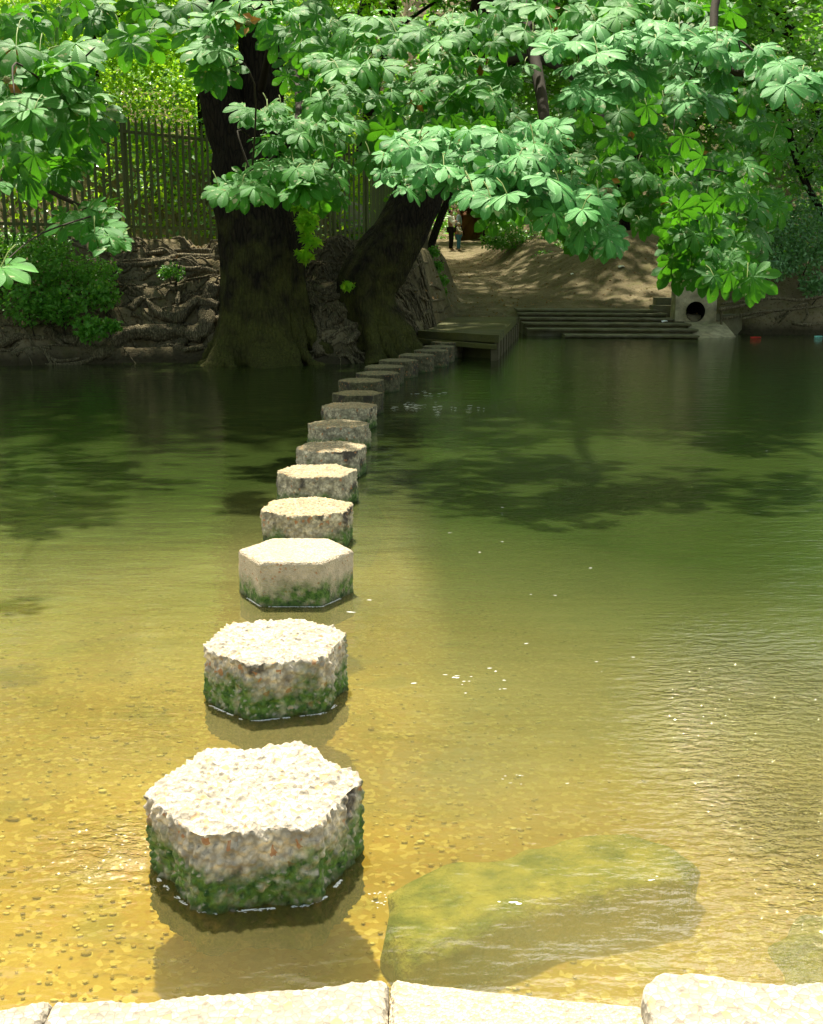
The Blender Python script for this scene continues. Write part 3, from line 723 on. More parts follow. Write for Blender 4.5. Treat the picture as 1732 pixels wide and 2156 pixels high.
# ---------------------------------------------------------------- trees: trunks and roots
def chestnut(name, loc, label): return empty(name, loc, label, 'tree', 'horse chestnut trees')
treeA = chestnut('horse_chestnut_tree', (-2.4, 19.7, .1), 'thickest upright dark chestnut trunk standing at the water edge, left of the stones')
treeB = chestnut('horse_chestnut_tree', (-.5, 20.1, .1), 'chestnut tree whose mossy trunk leans to the right beside the platform')
treeC = chestnut('horse_chestnut_tree', (-8.6, 18.9, .1), 'chestnut whose branches hang in from the top left corner over the fence')
def trunk(tree, pts, Y, mat, sides=48, flute=.0, name='trunk', sub=8, seed=0):
    """pts: (px, py, radius_px [, Y])"""
    P = []; Rr = []
    for q in pts:
        y_ = q[3] if len(q) > 3 else Y
        P.append(atY(q[0], q[1], y_)); Rr.append(q[2]/F*y_)
    m = MB(); m.tube(P, Rr, sides, .0, seed, sub)
    zb = P[0].z
    out = []
    n_ = len(m.v)//sides
    for i in range(n_):
        ring = m.v[i*sides:(i+1)*sides]; c = sum(ring, Vector())/sides
        for k, v in enumerate(ring):
            d = v-c; a = math.atan2(d.y, d.x); hz = v.z-zb
            fl = flute*math.exp(-hz/.8)*(.5*math.sin(a*5+seed)+.35*math.sin(a*9+1+seed)+.9*noise.noise(Vector((math.cos(a)*2, math.sin(a)*2, hz*1.1+seed))))
            f = 1+fl+.10*noise.fractal(v*Vector((2.2, 2.2, 1.0)) if False else Vector((v.x*2.2, v.y*2.2, v.z*.8)), 1, 2, 3)+.05*noise.noise(Vector((v.x*9, v.y*9, v.z*1.3)))
            m.v[i*sides+k] = c+d*f
    return under(m.build(name, mat), tree)
TR_A = trunk(treeA, [(560, 790, 150), (560, 752, 120), (556, 715, 97), (555, 660, 90), (553, 580, 86), (549, 500, 86), (538, 420, 84), (530, 350, 80), (522, 290, 70), (520, 250, 58)], 19.7, M_BARKM, 72, .42, seed=2)
trunk(treeA, [(508, 340, 52), (478, 260, 46), (462, 190, 40), (452, 90, 36), (446, -40, 32), (430, -300, 22), (400, -560, 8)], 19.6, M_BARK, 24, 0, 'stem', seed=5)
trunk(treeA, [(535, 340, 58), (548, 240, 50), (550, 140, 44), (545, 40, 40), (556, -120, 34), (600, -360, 24), (640, -620, 8)], 19.9, M_BARK, 24, 0, 'stem', seed=8)
TR_B = trunk(treeB, [(806, 752, 92), (802, 728, 74), (790, 690, 62), (776, 645, 55), (775, 600, 58), (800, 555, 60), (836, 505, 55), (872, 432, 50), (905, 350, 44), (950, 260, 40), (985, 185, 38), (1010, 90, 34), (1030, -60, 30), (1040, -300, 20), (1050, -520, 7)], 20.2, M_BARKM, 64, .40, seed=4)
def root(tree, pts, r, seed=0, lift=.5, mat=None, zc=3.0, Ymin=18.5, nm='root'):
    """zoomed-crop pixel path laid on the bank"""
    P = []
    for (x, y) in pts:
        p = hit(x, y, Ymin); wob = 1+.9*noise.noise(Vector((x*.05, y*.05, seed))); p.z = p.z+r*(lift-.25)*wob; p.y -= r*(lift-.2)*wob; P.append(p)
    Rr = [r*1.2*(1-.45*i/(len(P)-1)) for i in range(len(P))]
    Rr = [q*(1+.35*noise.noise(Vector((i*1.7, seed, 2)))) for i, q in enumerate(Rr)]
    m = MB(); m.tube(P, Rr, 14, .42, seed, 7, True, .4)
    return sub(m.build(nm, mat or M_ROOT), TR_A if tree is treeA else TR_B)
def z3(l): return [(.4*x, 415.7+.4*y) for x, y in l]
def z4(l): return [((850+x/2.165)/1.4434, (550+y/2.165)/1.4434) for x, y in l]
RA = [([(1145, 480), (1085, 600), (1100, 680), (1040, 730), (960, 720), (830, 720), (700, 725), (600, 780), (530, 830), (450, 790), (380, 760), (300, 745), (255, 700)], .125),
 ([(1150, 590), (1050, 560), (1000, 580), (940, 640), (850, 620), (780, 560), (740, 540), (690, 600)], .10),
 ([(1160, 292), (1000, 285), (860, 290), (760, 300)], .05), ([(1160, 325), (950, 315), (850, 340), (700, 360), (600, 350)], .055),
 ([(1150, 400), (1060, 385), (990, 420), (950, 480), (935, 570)], .055), ([(1100, 370), (1000, 380), (900, 370), (800, 400), (740, 430), (640, 430)], .045),
 ([(1140, 455), (1060, 500), (980, 540), (900, 560)], .035), ([(980, 470), (900, 480), (800, 465), (730, 480), (650, 470)], .05),
 ([(545, 580), (580, 620), (610, 670), (650, 720)], .05), ([(690, 615), (760, 640), (820, 670), (880, 690)], .035),
 ([(540, 825), (440, 870), (330, 885), (240, 880)], .045), ([(0, 775), (100, 742), (200, 745), (280, 745), (330, 780)], .06),
 ([(1170, 760), (1110, 780), (1040, 795), (970, 805)], .07), ([(1120, 600), (1150, 660), (1120, 730), (1120, 800)], .09),
 ([(1150, 660), (1060, 690), (980, 750), (930, 800)], .09), ([(900, 672), (960, 668), (1010, 675)], .03), ([(650, 500), (700, 520), (760, 530)], .04),
 ([(1230, 700), (1220, 780), (1180, 840)], .10), ([(1330, 720), (1350, 790), (1300, 850)], .11), ([(1480, 720), (1500, 780), (1400, 830), (1360, 860)], .10), ([(1590, 700), (1650, 760), (1680, 830)], .10),
 ([(1610, 480), (1650, 560), (1660, 640), (1680, 740)], .07), ([(60, 830), (180, 800), (300, 860), (420, 850)], .03), ([(620, 330), (660, 300), (760, 320)], .03)]
for i, (l, r) in enumerate(RA): root(treeA, z3(l), r, i*3.3)
RB = [([(440, 640), (330, 640), (230, 610)], .06), ([(430, 690), (340, 740), (220, 710)], .06), ([(400, 760), (300, 780), (190, 730)], .05), ([(470, 880), (360, 830), (310, 900)], .07),
 ([(620, 800), (560, 900), (500, 960), (430, 940)], .09), ([(560, 960), (480, 1040), (420, 1080)], .09), ([(600, 1000), (620, 1080), (560, 1110)], .08), ([(700, 900), (800, 960), (850, 1040), (860, 1100)], .10),
 ([(740, 800), (850, 880), (950, 900)], .06), ([(740, 700), (820, 640), (900, 560), (970, 540)], .04), ([(800, 700), (900, 720), (1000, 690), (1060, 720)], .035), ([(820, 790), (900, 760), (980, 790), (1080, 780)], .035),
 ([(860, 850), (870, 770), (880, 700)], .03), ([(900, 900), (980, 860), (1060, 860), (1110, 830)], .04), ([(380, 900), (330, 960), (360, 1050)], .08), ([(250, 830), (270, 950), (330, 1080)], .07)]
for i, (l, r) in enumerate(RB): root(treeB, z4(l), r, 50+i*3.3)
# finer random root tangle on the bank, one part per tree
def tangle(tree, n_, x0, x1, y0, y1, seed, rmax=.03, mat=None):
    m = MB(); rr_ = random.Random(seed)
    for i in range(n_):
        x = rr_.uniform(x0, x1); y = wl(x)+rr_.uniform(y0, y1); a = rr_.choice([0, math.pi])+rr_.uniform(-.6, .6); P = []; k = rr_.randint(4, 9); r = rr_.uniform(.008, rmax)
        for j in range(k):
            z = max(H(x, y), -.1)+r*.6; P.append((x, y-.02, z)); a += rr_.uniform(-.55, .55); x += math.cos(a)*.16; y += math.sin(a)*.09
        m.tube(P, [r*(1-.6*j/k) for j in range(k)], 6, .25, i, 3)
    return tag(sub(m.build('fine_roots', mat or M_ROOT), TR_A if tree is treeA else TR_B), kind='stuff')
def buttress(tree, base, n_, a0, a1, r0, r1, z0, seed):
    rr_ = random.Random(seed)
    for i in range(n_):
        a = R(a0+(a1-a0)*i/(n_-1)+rr_.uniform(-5, 5)); l = r1*rr_.uniform(.9, 1.2); P = []
        for t in (0, .25, .5, .75, 1, 1.15):
            rad = r0+(l-r0)*t**1.5; aa = a+.25*math.sin(t*4+i)*t
            P.append((base[0]+math.cos(aa)*rad, base[1]+math.sin(aa)*rad*.9, z0*rr_.uniform(.85, 1.1)*max(0, 1-t)**1.3+.06-.35*max(0, t-.9)))
        w_ = rr_.uniform(.10, .17); m = MB(); m.tube(P, [w_*.5, w_, w_, w_*.8, w_*.6, w_*.35], 14, .4, seed+i*2.1, 7, True, .35)
        sub(m.build('root', M_BARKM), TR_A if tree is treeA else TR_B)
buttress(treeA, (-2.5, 19.75), 11, 185, 360, .62, 1.02, .95, 31)
buttress(treeB, (-.58, 20.2), 8, 190, 350, .36, .72, .75, 41)
tangle(treeA, 260, -6.8, -1.3, .05, 2.3, 5); tangle(treeB, 200, -1.6, .6, -.1, 2.2, 6, .035)

# ---------------------------------------------------------------- foliage
def leaf_template(nl=7, rows=(0, .22, .45, .66, .82, .93, 1.), wid=(.015, .06, .125, .185, .175, .10, .004), fold=.13, droop=.24):
    V = []; Q = []; UV = []
    angs = np.linspace(-1, 1, nl)*R(126 if nl == 7 else 100)
    for ia, a in enumerate(angs):
        L = 1.0-.42*abs(a/R(118))**1.4; ca, sa = math.cos(a), math.sin(a); b = len(V)
        for t, w_ in zip(rows, wid):
            for s in (-1, 0, 1):
                x = t*L; y = s*w_*L*1.12; z = abs(s)*w_*fold - droop*L*t*t*(.5+.5*t)
                V.append((x*ca-y*sa, x*sa+y*ca, z+.012*ia%.03)); UV.append((t, .5+.5*s*w_/.2))
        for i in range(len(rows)-1):
            for s in (0, 1): Q.append((b+i*3+s, b+(i+1)*3+s, b+(i+1)*3+s+1, b+i*3+s+1))
    return np.array(V), np.array(Q), np.array(UV)
T_HI = leaf_template()
T_HI2 = leaf_template(5, droop=.5)
T_LO = leaf_template(6, (0, .5, .8, 1.), (.03, .17, .17, .01), .2, .3)
V_ = np.array([(0, 0, 0), (.45, .32, .08), (.5, 0, -.05), (1, 0, -.12), (.45, -.32, .08)])
T_SM = (V_, np.array([(0, 2, 3, 1), (0, 4, 3, 2)]), np.array([(0, .5), (.5, 1), (.5, .5), (1, .5), (.5, 0)]))
# lobed maple-like leaf
def maple():
    V = [(0, 0, 0)]; pr = [(-125, .45), (-95, .25), (-65, .78), (-40, .42), (0, 1.0), (40, .42), (65, .78), (95, .25), (125, .45)]
    for a, r in pr: V.append((r*math.cos(R(a)), r*math.sin(R(a)), -.22*r*r))
    Q = [(0, 1, 2, 3), (0, 3, 4, 5), (0, 5, 6, 7), (0, 7, 8, 9)]
    V = np.array(V); return V, np.array(Q), np.stack([V[:, 0]*.5+.5, V[:, 1]*.5+.5], -1)
T_MP = maple()
def frames(nrm, dr):
    """orthonormal frames: x = leaf axis, z = normal"""
    z = nrm/np.linalg.norm(nrm, axis=1, keepdims=True)
    x = dr-z*np.sum(dr*z, 1, keepdims=True); x /= np.linalg.norm(x, axis=1, keepdims=True)+1e-9
    y = np.cross(z, x); return np.stack([x, y, z], -1)     # columns
def leaves(name, pos, nrm, dr, size, T, mat, parent, kind=None):
    tv, tq, tu = T; M = frames(nrm, dr); n_ = len(pos)
    V = np.einsum('nij,kj->nki', M, tv)*size[:, None, None]+pos[:, None, :]
    Q = tq[None]+(np.arange(n_)*len(tv))[:, None, None]
    uv = np.tile(tu, (n_, 1))
    o = quadmesh(name, V.reshape(-1, 3), Q.reshape(-1, 4), mat, None, uv, smooth=(T is not T_SM))
    if parent is not None: under(o, parent)
    return o
def rnrm(n_, mean, jit):
    return np.array(mean)[None]+rng.normal(0, jit, (n_, 3))
def clumps(c, rad, nc, per, spread, flat=.6):
    """positions in clumps within an ellipsoid"""
    d = rng.normal(0, 1, (nc, 3)); d /= np.linalg.norm(d, axis=1, keepdims=True); r = rng.random(nc)[:, None]**.4
    cc_ = np.array(c)+d*r*np.array(rad)
    p = np.repeat(cc_, per, 0)+rng.normal(0, 1, (nc*per, 3))*np.array([spread, spread, spread*flat])
    return p

# sprays of hanging chestnut leaves: (px, py, rx_px, ry_px, Y, dy, n, size, facing)
def spray_pos(px, py, rx, ry, Y, dY, n_, tilt=0.):
    k = np.sqrt(rng.random(n_)); t = rng.random(n_)*2*np.pi
    u = px+k*np.cos(t)*rx; v = py+k*np.sin(t)*ry+tilt*(u-px); yy = Y+rng.uniform(-dY, dY, n_)+(v-py)/max(ry, 1)*-dY*.5
    return np.array([tuple(atY(a, b, c)) for a, b, c in zip(u, v, yy)])
FOL = {}
def sprays(tree, lst, T, mat, nm='foliage', mean=(0, -.55, .80), jit=.30, dmean=(0, -.62, -.75), djit=.6):
    P = []; S = []
    for s in lst:
        s = s[:6]+(int(s[6]*1.2)+1,)+s[7:]
        p = spray_pos(*s[:7], tilt=s[8] if len(s) > 8 else 0.); P.append(p); S.append(s[7]*.90*rng.uniform(.55, 1.15, len(p)))
    P = np.concatenate(P); S = np.concatenate(S)
    n_ = len(P)
    dr = np.array(dmean)[None]+rng.normal(0, djit, (n_, 3))*np.array([1.3, .4, .6])
    fo = leaves(nm, P, rnrm(n_, mean, jit), dr, S, T, mat, tree); FOL[tree] = fo
    # stalks: thin green petioles up to a twig
    m = MB()
    for p in P[::3]:
        a = Vector(p); b = a+Vector((rnd.uniform(-.08, .08), rnd.uniform(.05, .18), rnd.uniform(.04, .16)))
        m.tube([a, (a+b)/2+Vector((0, 0, .02)), b], [.004, .004, .006], 4, cap=False)
    tag(sub(m.build('leaf_stalks', M_STALK), fo), kind='stuff')
def limb(tree, P, r0, r1, twigs=(), seed=0):
    m = MB(); k = len(P); m.tube(P, [r0+(r1-r0)*i/(k-1) for i in range(k)], 8, .15, seed, 5)
    rr_ = random.Random(seed)
    for q in twigs:
        q = Vector(q); a = min((Vector(p) for p in P), key=lambda z: (z-q).length)
        mid = a.lerp(q, .5)+Vector((rr_.uniform(-.15, .15), rr_.uniform(-.15, .15), rr_.uniform(.0, .25)))
        m.tube([a, mid, q], [r1*.9, r1*.6, r1*.3], 5, .1, seed, 4)
    return under(m.build('limb', M_TWIG), tree)

Bs = [(1010, 320, 190, 56, 9.0, .5, 52, .25, .05), (900, 340, 110, 60, 9.4, .4, 26, .21), (1080, 385, 110, 45, 8.6, .4, 22, .27), (1150, 290, 75, 40, 9.2, .4, 14, .24, -.15), (1200, 420, 80, 50, 9.0, .4, 20, .25, .2),
      (1250, 485, 60, 30, 9.2, .3, 12, .24, .3), (1210, 505, 20, 10, 9.0, .2, 3, .25), (870, 385, 40, 16, 9.2, .3, 6, .20),
      (1250, 85, 110, 38, 9.8, .5, 26, .25), (1420, 75, 130, 30, 9.6, .5, 30, .24), (1560, 110, 110, 26, 9.3, .5, 24, .23, .25), (1670, 160, 60, 28, 9.0, .4, 12, .25, .25), (1360, 140, 170, 36, 9.8, .6, 32, .25, .05),
      (1270, 180, 60, 25, 9.8, .4, 8, .25), (1480, 200, 60, 22, 9.8, .4, 6, .26),
      (1000, 150, 120, 45, 11, .6, 24, .26), (760, 120, 100, 34, 10.6, .6, 22, .26), (850, 60, 170, 40, 11, .7, 32, .26), (1060, 60, 120, 40, 11, .6, 24, .26), (930, 190, 130, 34, 10.6, .5, 22, .25),
      (1230, 10, 260, 26, 10.5, .6, 36, .26), (700, 190, 60, 30, 10.4, .4, 8, .25)]
sprays(treeB, Bs[:15], T_HI, M_LEAF)
sprays(treeB, Bs[15:], T_HI, M_LEAFM, 'upper_foliage')
Bd = [(1110, 415, 120, 48, 10.3, .6, 30, .26), (930, 240, 190, 60, 12.5, .8, 38, .26), (1250, 310, 130, 80, 13.0, 1.2, 44, .27), (1420, 330, 170, 60, 12.6, 1., 38, .26, .2), (1400, 210, 240, 50, 13.5, 1., 34, .27),
      (1500, 425, 90, 40, 11.6, .5, 24, .26), (1460, 550, 60, 40, 11.4, .4, 16, .30), (1540, 560, 65, 36, 11.0, .4, 18, .28, .2), (1540, 510, 80, 30, 11.3, .4, 16, .27, .2), (1440, 495, 40, 26, 11.3, .4, 8, .28),
      (1330, 420, 90, 50, 13.4, .8, 36, .27), (1480, 370, 120, 40, 12.4, .6, 26, .26), (830, 300, 70, 50, 13, .8, 16, .27), (1580, 430, 60, 60, 13, .7, 26, .3), (985, 165, 46, 50, 12.5, .5, 16, .26), (1500, 16, 50, 22, 10.6, .3, 10, .26), (985, 240, 40, 30, 12, .4, 8, .25), (1590, 290, 70, 50, 14, 1, 16, .28), (1218, 500, 10, 6, 9.1, .1, 2, .30)]
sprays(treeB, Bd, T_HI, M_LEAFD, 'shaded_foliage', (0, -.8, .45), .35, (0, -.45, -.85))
As = [(600, 250, 80, 36, 11, .6, 22, .24), (600, 320, 90, 40, 10.8, .6, 26, .24), (640, 350, 90, 34, 10.6, .5, 22, .25), (520, 385, 60, 24, 10.2, .4, 14, .26, -.2), (600, 385, 60, 24, 10.4, .4, 10, .25), (505, 410, 22, 8, 10.0, .2, 3, .28),
      (450, 50, 50, 30, 9.4, .4, 12, .25), (455, 100, 34, 34, 9.4, .4, 8, .25), (560, 20, 90, 24, 10.5, .5, 14, .26), (690, 250, 60, 40, 11.5, .5, 12, .26), (560, 235, 50, 18, 10.8, .4, 6, .22)]
sprays(treeA, As, T_HI, M_LEAFM)
Ad = [(455, 125, 34, 34, 9.6, .4, 7, .26), (650, 60, 80, 60, 12.5, .8, 30, .28), (670, 160, 70, 60, 12.5, .8, 24, .27), (330, 8, 80, 16, 12, .8, 8, .28), (690, 400, 60, 20, 12, .4, 10, .26)]
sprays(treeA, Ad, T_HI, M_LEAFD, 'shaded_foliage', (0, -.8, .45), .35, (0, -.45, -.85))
Cs = [(60, 150, 70, 50, 7.4, .4, 14, .26), (150, 110, 60, 40, 7.6, .4, 10, .26), (40, 215, 50, 30, 7.0, .3, 8, .28), (100, 200, 60, 30, 7.6, .3, 9, .24), (10, 565, 14, 6, 6.2, .1, 1, .24), (0, 385, 10, 6, 6.4, .1, 1, .2),
      (215, 430, 22, 14, 10.4, .3, 4, .2), (180, 455, 46, 18, 10.2, .3, 8, .26), (200, 490, 36, 16, 10.0, .3, 6, .26), (245, 505, 14, 10, 10, .2, 2, .26)]
Cs = [(a, b, c, d, (Y*1.22 if Y < 9 and b < 300 else Y), e, f, (g*1.16 if Y < 9 and b < 300 else g)) for a, b, c, d, Y, e, f, g in Cs]
sprays(treeC, Cs, T_HI, M_LEAFM)
Cd = [(40, 60, 70, 40, 9.5, .8, 16, .28), (160, 180, 50, 40, 10.4, .6, 9, .28), (90, 330, 100, 60, 11, .6, 26, .26), (30, 300, 50, 60, 10, .5, 20, .27), (150, 240, 60, 40, 10.4, .5, 14, .28), (280, 70, 36, 26, 10.4, .5, 4, .3), (150, 20, 70, 26, 11, .6, 8, .28)]
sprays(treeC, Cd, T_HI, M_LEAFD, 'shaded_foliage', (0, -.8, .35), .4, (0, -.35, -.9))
M_WITH = m_leaf('withered_leaf', (.16, .06, .015), (.34, .20, .04), (.3, .14, .02), .2, .6, False, .2, False)
wp = [(15, 90, 8.6), (22, 130, 8.6), (10, 185, 8.6), (505, 45, 9.4), (520, 60, 9.3), (880, 210, 10.5), (875, 225, 10.5), (1485, 328, 12.5), (1412, 425, 11.6), (1335, 272, 12.4), (1290, 395, 9.1), (1180, 40, 10.4), (1020, 130, 10.8)]
for tr_w, sel in ((treeC, wp[:3]), (treeA, wp[3:5]), (treeB, wp[5:])):
    P = np.repeat(np.array([tuple(atY(*q)) for q in sel]), 3, 0)+rng.normal(0, .03, (len(sel)*3, 3)); k = len(P)
    leaves('withered_leaves', P, rnrm(k, (0, -.8, .4), .5), rng.normal(0, 1, (k, 3))+np.array([0, 0, -1]), rng.uniform(.06, .12, k), T_SM, M_WITH, tr_w)
def L3(px, py, Y): return atY(px, py, Y)
limb(treeB, [(1.1, 20.2, 6.2), (1.2, 16.5, 6.4), (1.0, 13, 5.2), L3(1150, 290, 10), L3(1060, 350, 9.2), L3(900, 370, 9.4)], .10, .014, [L3(1280, 500, 9.2), L3(880, 300, 9.6), L3(1180, 250, 9.3), L3(1215, 530, 9.1)], 1)
limb(treeB, [(1.2, 20.2, 7.5), (2.2, 16.5, 7.4), (3.0, 12, 5.6), L3(1500, 90, 9.8), L3(1640, 160, 9.2)], .09, .014, [L3(1300, 120, 9.8), L3(1560, 110, 9.4), L3(1440, 190, 9.8)], 2)
limb(treeB, [L3(985, 185, 20.2), L3(1100, 120, 18), L3(1230, 180, 15), L3(1290, 300, 13.5), L3(1400, 360, 12.6), L3(1500, 520, 11.4)], .07, .012, [L3(1230, 60, 14), L3(1420, 250, 13), L3(1340, 440, 12.8), L3(1450, 560, 11.3), L3(1600, 430, 12.5)], 3)
limb(treeB, [L3(940, 280, 20.2), L3(1030, 160, 17), L3(1080, 60, 15), L3(1100, -30, 14)], .06, .02, [L3(1130, 210, 14), L3(1200, 100, 14)], 4)
limb(treeA, [L3(548, 200, 19.8), L3(580, 60, 16.5), L3(620, 150, 13), L3(620, 280, 11.2), L3(530, 370, 10.4)], .07, .012, [L3(690, 350, 10.8), L3(470, 90, 9.7), L3(540, 300, 10.8)], 5)
limb(treeC, [(-8.3, 18.9, 5.5), (-6.5, 14, 5.2), L3(-60, 60, 10), L3(60, 130, 9.2), L3(110, 190, 9.2)], .045, .012, [L3(200, 100, 8.5), L3(30, 200, 7.2), L3(170, 200, 9.5)], 6)
limb(treeC, [(-8.3, 18.9, 4.5), (-6.0, 14.5, 3.6), L3(-40, 300, 11), L3(100, 400, 10.6), L3(210, 450, 10.3)], .06, .01, [L3(60, 330, 10.8), L3(240, 500, 10.1), L3(0, 560, 6.6)], 7)
m = MB(); m.tube([(-8.7, 18.9, -.2), (-8.6, 18.9, 1.5), (-8.4, 18.9, 4), (-8.3, 19, 7), (-8, 19.4, 11)], [.6, .45, .4, .33, .1], 24, .15, 3, 6); under(m.build('trunk', M_BARK), treeC)
# husks and withered flower stalks seen against the leaves
n = N('spiky_green_husk'); mh = n.done(n.bsdf(n.mix(n.noise(80, 2), (.18, .26, .06), (.35, .36, .12)), .7, n.bump(n.voro(300), 1., .01), .3))
for (tr2, px, py, Y) in [(treeC, 14, 168, 7.2), (treeA, 506, 50, 9.3), (treeA, 522, 48, 9.3), (treeB, 1283, 402, 8.8), (treeB, 1276, 412, 8.8), (treeB, 1402, 272, 11.8), (treeB, 1409, 282, 11.8), (treeB, 1452, 388, 11.5), (treeB, 1545, 268, 12)]:
    c = atY(px, py, Y); r = .024
    V = []; 
    for v in IV: V.append(c+v*r)
    Fc = list(IFc); b = len(V)
    for f in IFc:
        mid = (V[f[0]]+V[f[1]]+V[f[2]])/3; k = len(V); V.append(c+(mid-c).normalized()*r*1.45); 
        sm = [mid.lerp(V[j], .25) for j in f]; kk = len(V); V += sm; Fc += [(kk, kk+1, k), (kk+1, kk+2, k), (kk+2, kk, k)]
    sub(mesh('husk', V, Fc, mh, None, False), FOL[tr2])

# high crowns above the frame: they shade the far bank and the far stones
def crown(tree, c, rad, nc, per, nm='crown', size=.26, spread=.55):
    p = clumps(c, rad, nc, per, spread); n_ = len(p)
    # cut leaves inside the view cone, so the shading crowns stay unseen
    keep = (p[:, 2] > 1.75+.262*p[:, 1]) | (p[:, 2] > 9.5)
    p = p[keep]; n_ = len(p)
    leaves(nm, p, rnrm(n_, (0, 0, 1), .45), rng.normal(0, 1, (n_, 3)), size*rng.uniform(.7, 1.2, n_), T_LO, M_CANOPY, tree)
crown(treeA, (-3.8, 19.7, 9.3), (5.0, 4.6, 3.0), 230, 22)
crown(treeB, (1.2, 23.0, 9.8), (3.6, 2.4, 1.8), 110, 22, 'shade_crown_mid')  # unseen leaves added to close a gap in the shade
crown(treeB, (2.8, 20.4, 9.3), (5.6, 4.6, 2.8), 250, 22)
crown(treeB, (2.6, 28, 10.8), (6.4, 6.0, 2.0), 330, 22, 'shade_crown_back')  # unseen crown added to shade the platform and path
crown(treeC, (-9.3, 19.8, 9.0), (4.4, 4.6, 3.0), 160, 22)
def bigtree(px_, y, h, cr, label, lean=0, nc=90, per=22, rad=(3.5, 3.2, 2.8), sp=.6, T=T_LO, mat=M_CANOPY, size=.26, r0=.22, grp='woodland trees behind the bank', name='woodland_tree'):
    z = H(px_, y, False); e = empty(name, (px_, y, z), label, 'tree', grp); m = MB()
    m.tube([(px_, y, z-.3), (px_+lean*.3, y, z+h*.3), (px_+lean*.7, y, z+h*.6), (px_+lean, y, z+h)], [r0*1.3, r0, r0*.8, r0*.25], 14, .15, px_, 6)
    under(m.build('trunk', M_BARK), e)
    m = MB(); c = Vector((px_+lean, y, z+h))
    for k in range(9):
        a = rnd.random()*6.28; s_ = Vector((px_+lean*(.5+.05*k), y, z+h*(.45+.055*k))); q = s_+Vector((math.cos(a)*rad[0]*.8, math.sin(a)*rad[1]*.8, rnd.uniform(.3, 1.8)))
        m.tube([s_, s_.lerp(q, .5)+Vector((0, 0, .3)), q], [r0*.35, r0*.2, r0*.06], 6, .1, k, 4)
    under(m.build('limbs', M_BARK), e)
    p = clumps(tuple(c), rad, nc, per, sp); n_ = len(p)
    leaves('crown', p, rnrm(n_, (0, -.3, 1), .55), rng.normal(0, 1, (n_, 3)), size*rng.uniform(.7, 1.2, n_), T, mat, e)
    return e
bigtree(12.0, 33, 8.0, 0, 'woodland tree standing back from the right bank', -2.5, rad=(4.2, 3.6, 2.6), nc=110)
bigtree(7.4, 40.0, 8.0, 0, 'woodland tree at the right flank of the earth mound', -1., rad=(4.8, 4.4, 3.0), nc=190, r0=.16)
bigtree(-1.7, 36.5, 9.0, 0, 'woodland tree rising behind the leaning trunk', 1.6, rad=(4.6, 4.6, 2.6), nc=190, r0=.2)
bigtree(-2.4, 47, 7.5, 0, 'woodland tree with dark crown above the two distant walkers', 1.5, rad=(3.8, 3.6, 3.4), nc=130)
bigtree(3.6, 55, 6.0, 0, 'woodland tree at the top end of the path', rad=(4, 3.6, 4), nc=130)
bigtree(6.5, 48, 7.0, 0, 'woodland tree on the hillside right of the path top', rad=(3.8, 3.6, 4.0), nc=130)
bigtree(11.5, 42, 6.0, 0, 'woodland tree on the hillside at the right picture edge', rad=(3.6, 3.2, 4.4), nc=130)
# bright maple saplings behind the fence
bigtree(-7.2, 27.5, 3.4, 0, 'sunlit yellow-green maple behind the fence, left of the upright trunk', rad=(2.4, 1.6, 2.6), nc=130, per=28, sp=.42, T=T_MP, mat=M_LEAFB, size=.17, r0=.09, grp='sunlit maples behind the fence', name='maple_tree')
bigtree(-5.0, 28.5, 4.2, 0, 'sunlit yellow-green maple close to the upright trunk, behind the fence', rad=(1.9, 1.6, 2.7), nc=120, per=28, sp=.4, T=T_MP, mat=M_LEAFB, size=.17, r0=.08, grp='sunlit maples behind the fence', name='maple_tree')
bigtree(-2.2, 31.5, 4.4, 0, 'yellow-green maple glimpsed between upright and leaning trunk', rad=(2.2, 1.6, 3.2), nc=110, per=24, sp=.42, T=T_MP, mat=M_LEAFB, size=.17, r0=.08, grp='sunlit maples behind the fence', name='maple_tree')
bigtree(-10, 29, 4.2, 0, 'maple behind the fence at the left picture edge', rad=(2.4, 1.6, 3.0), nc=100, per=24, sp=.45, T=T_MP, mat=M_SHRUB, size=.18, r0=.09, grp='sunlit maples behind the fence', name='maple_tree')
bigtree(10.6, 28.2, 4.2, 0, 'bright green maple hanging over the water at the right', -2.0, rad=(2.2, 1.8, 2.4), nc=150, per=22, sp=.4, T=T_MP, mat=M_SHRUB, size=.17, r0=.08, grp='maples over the right bank', name='maple_tree')
bigtree(7.7, 29.6, 5.4, 0, 'green maple behind the hanging chestnut leaves right of centre', lean=-.9, rad=(2.6, 1.8, 2.2), nc=150, per=22, sp=.42, T=T_MP, mat=M_SHRUB, size=.18, r0=.1, grp='maples over the right bank', name='maple_tree')
bigtree(.35, 31.5, 5.6, 0, 'green maple over the path behind the brightest chestnut leaves', lean=2.6, rad=(2.6, 1.8, 2.0), nc=150, per=22, sp=.42, T=T_MP, mat=M_SHRUB, size=.18, r0=.09, grp='maples over the right bank', name='maple_tree')
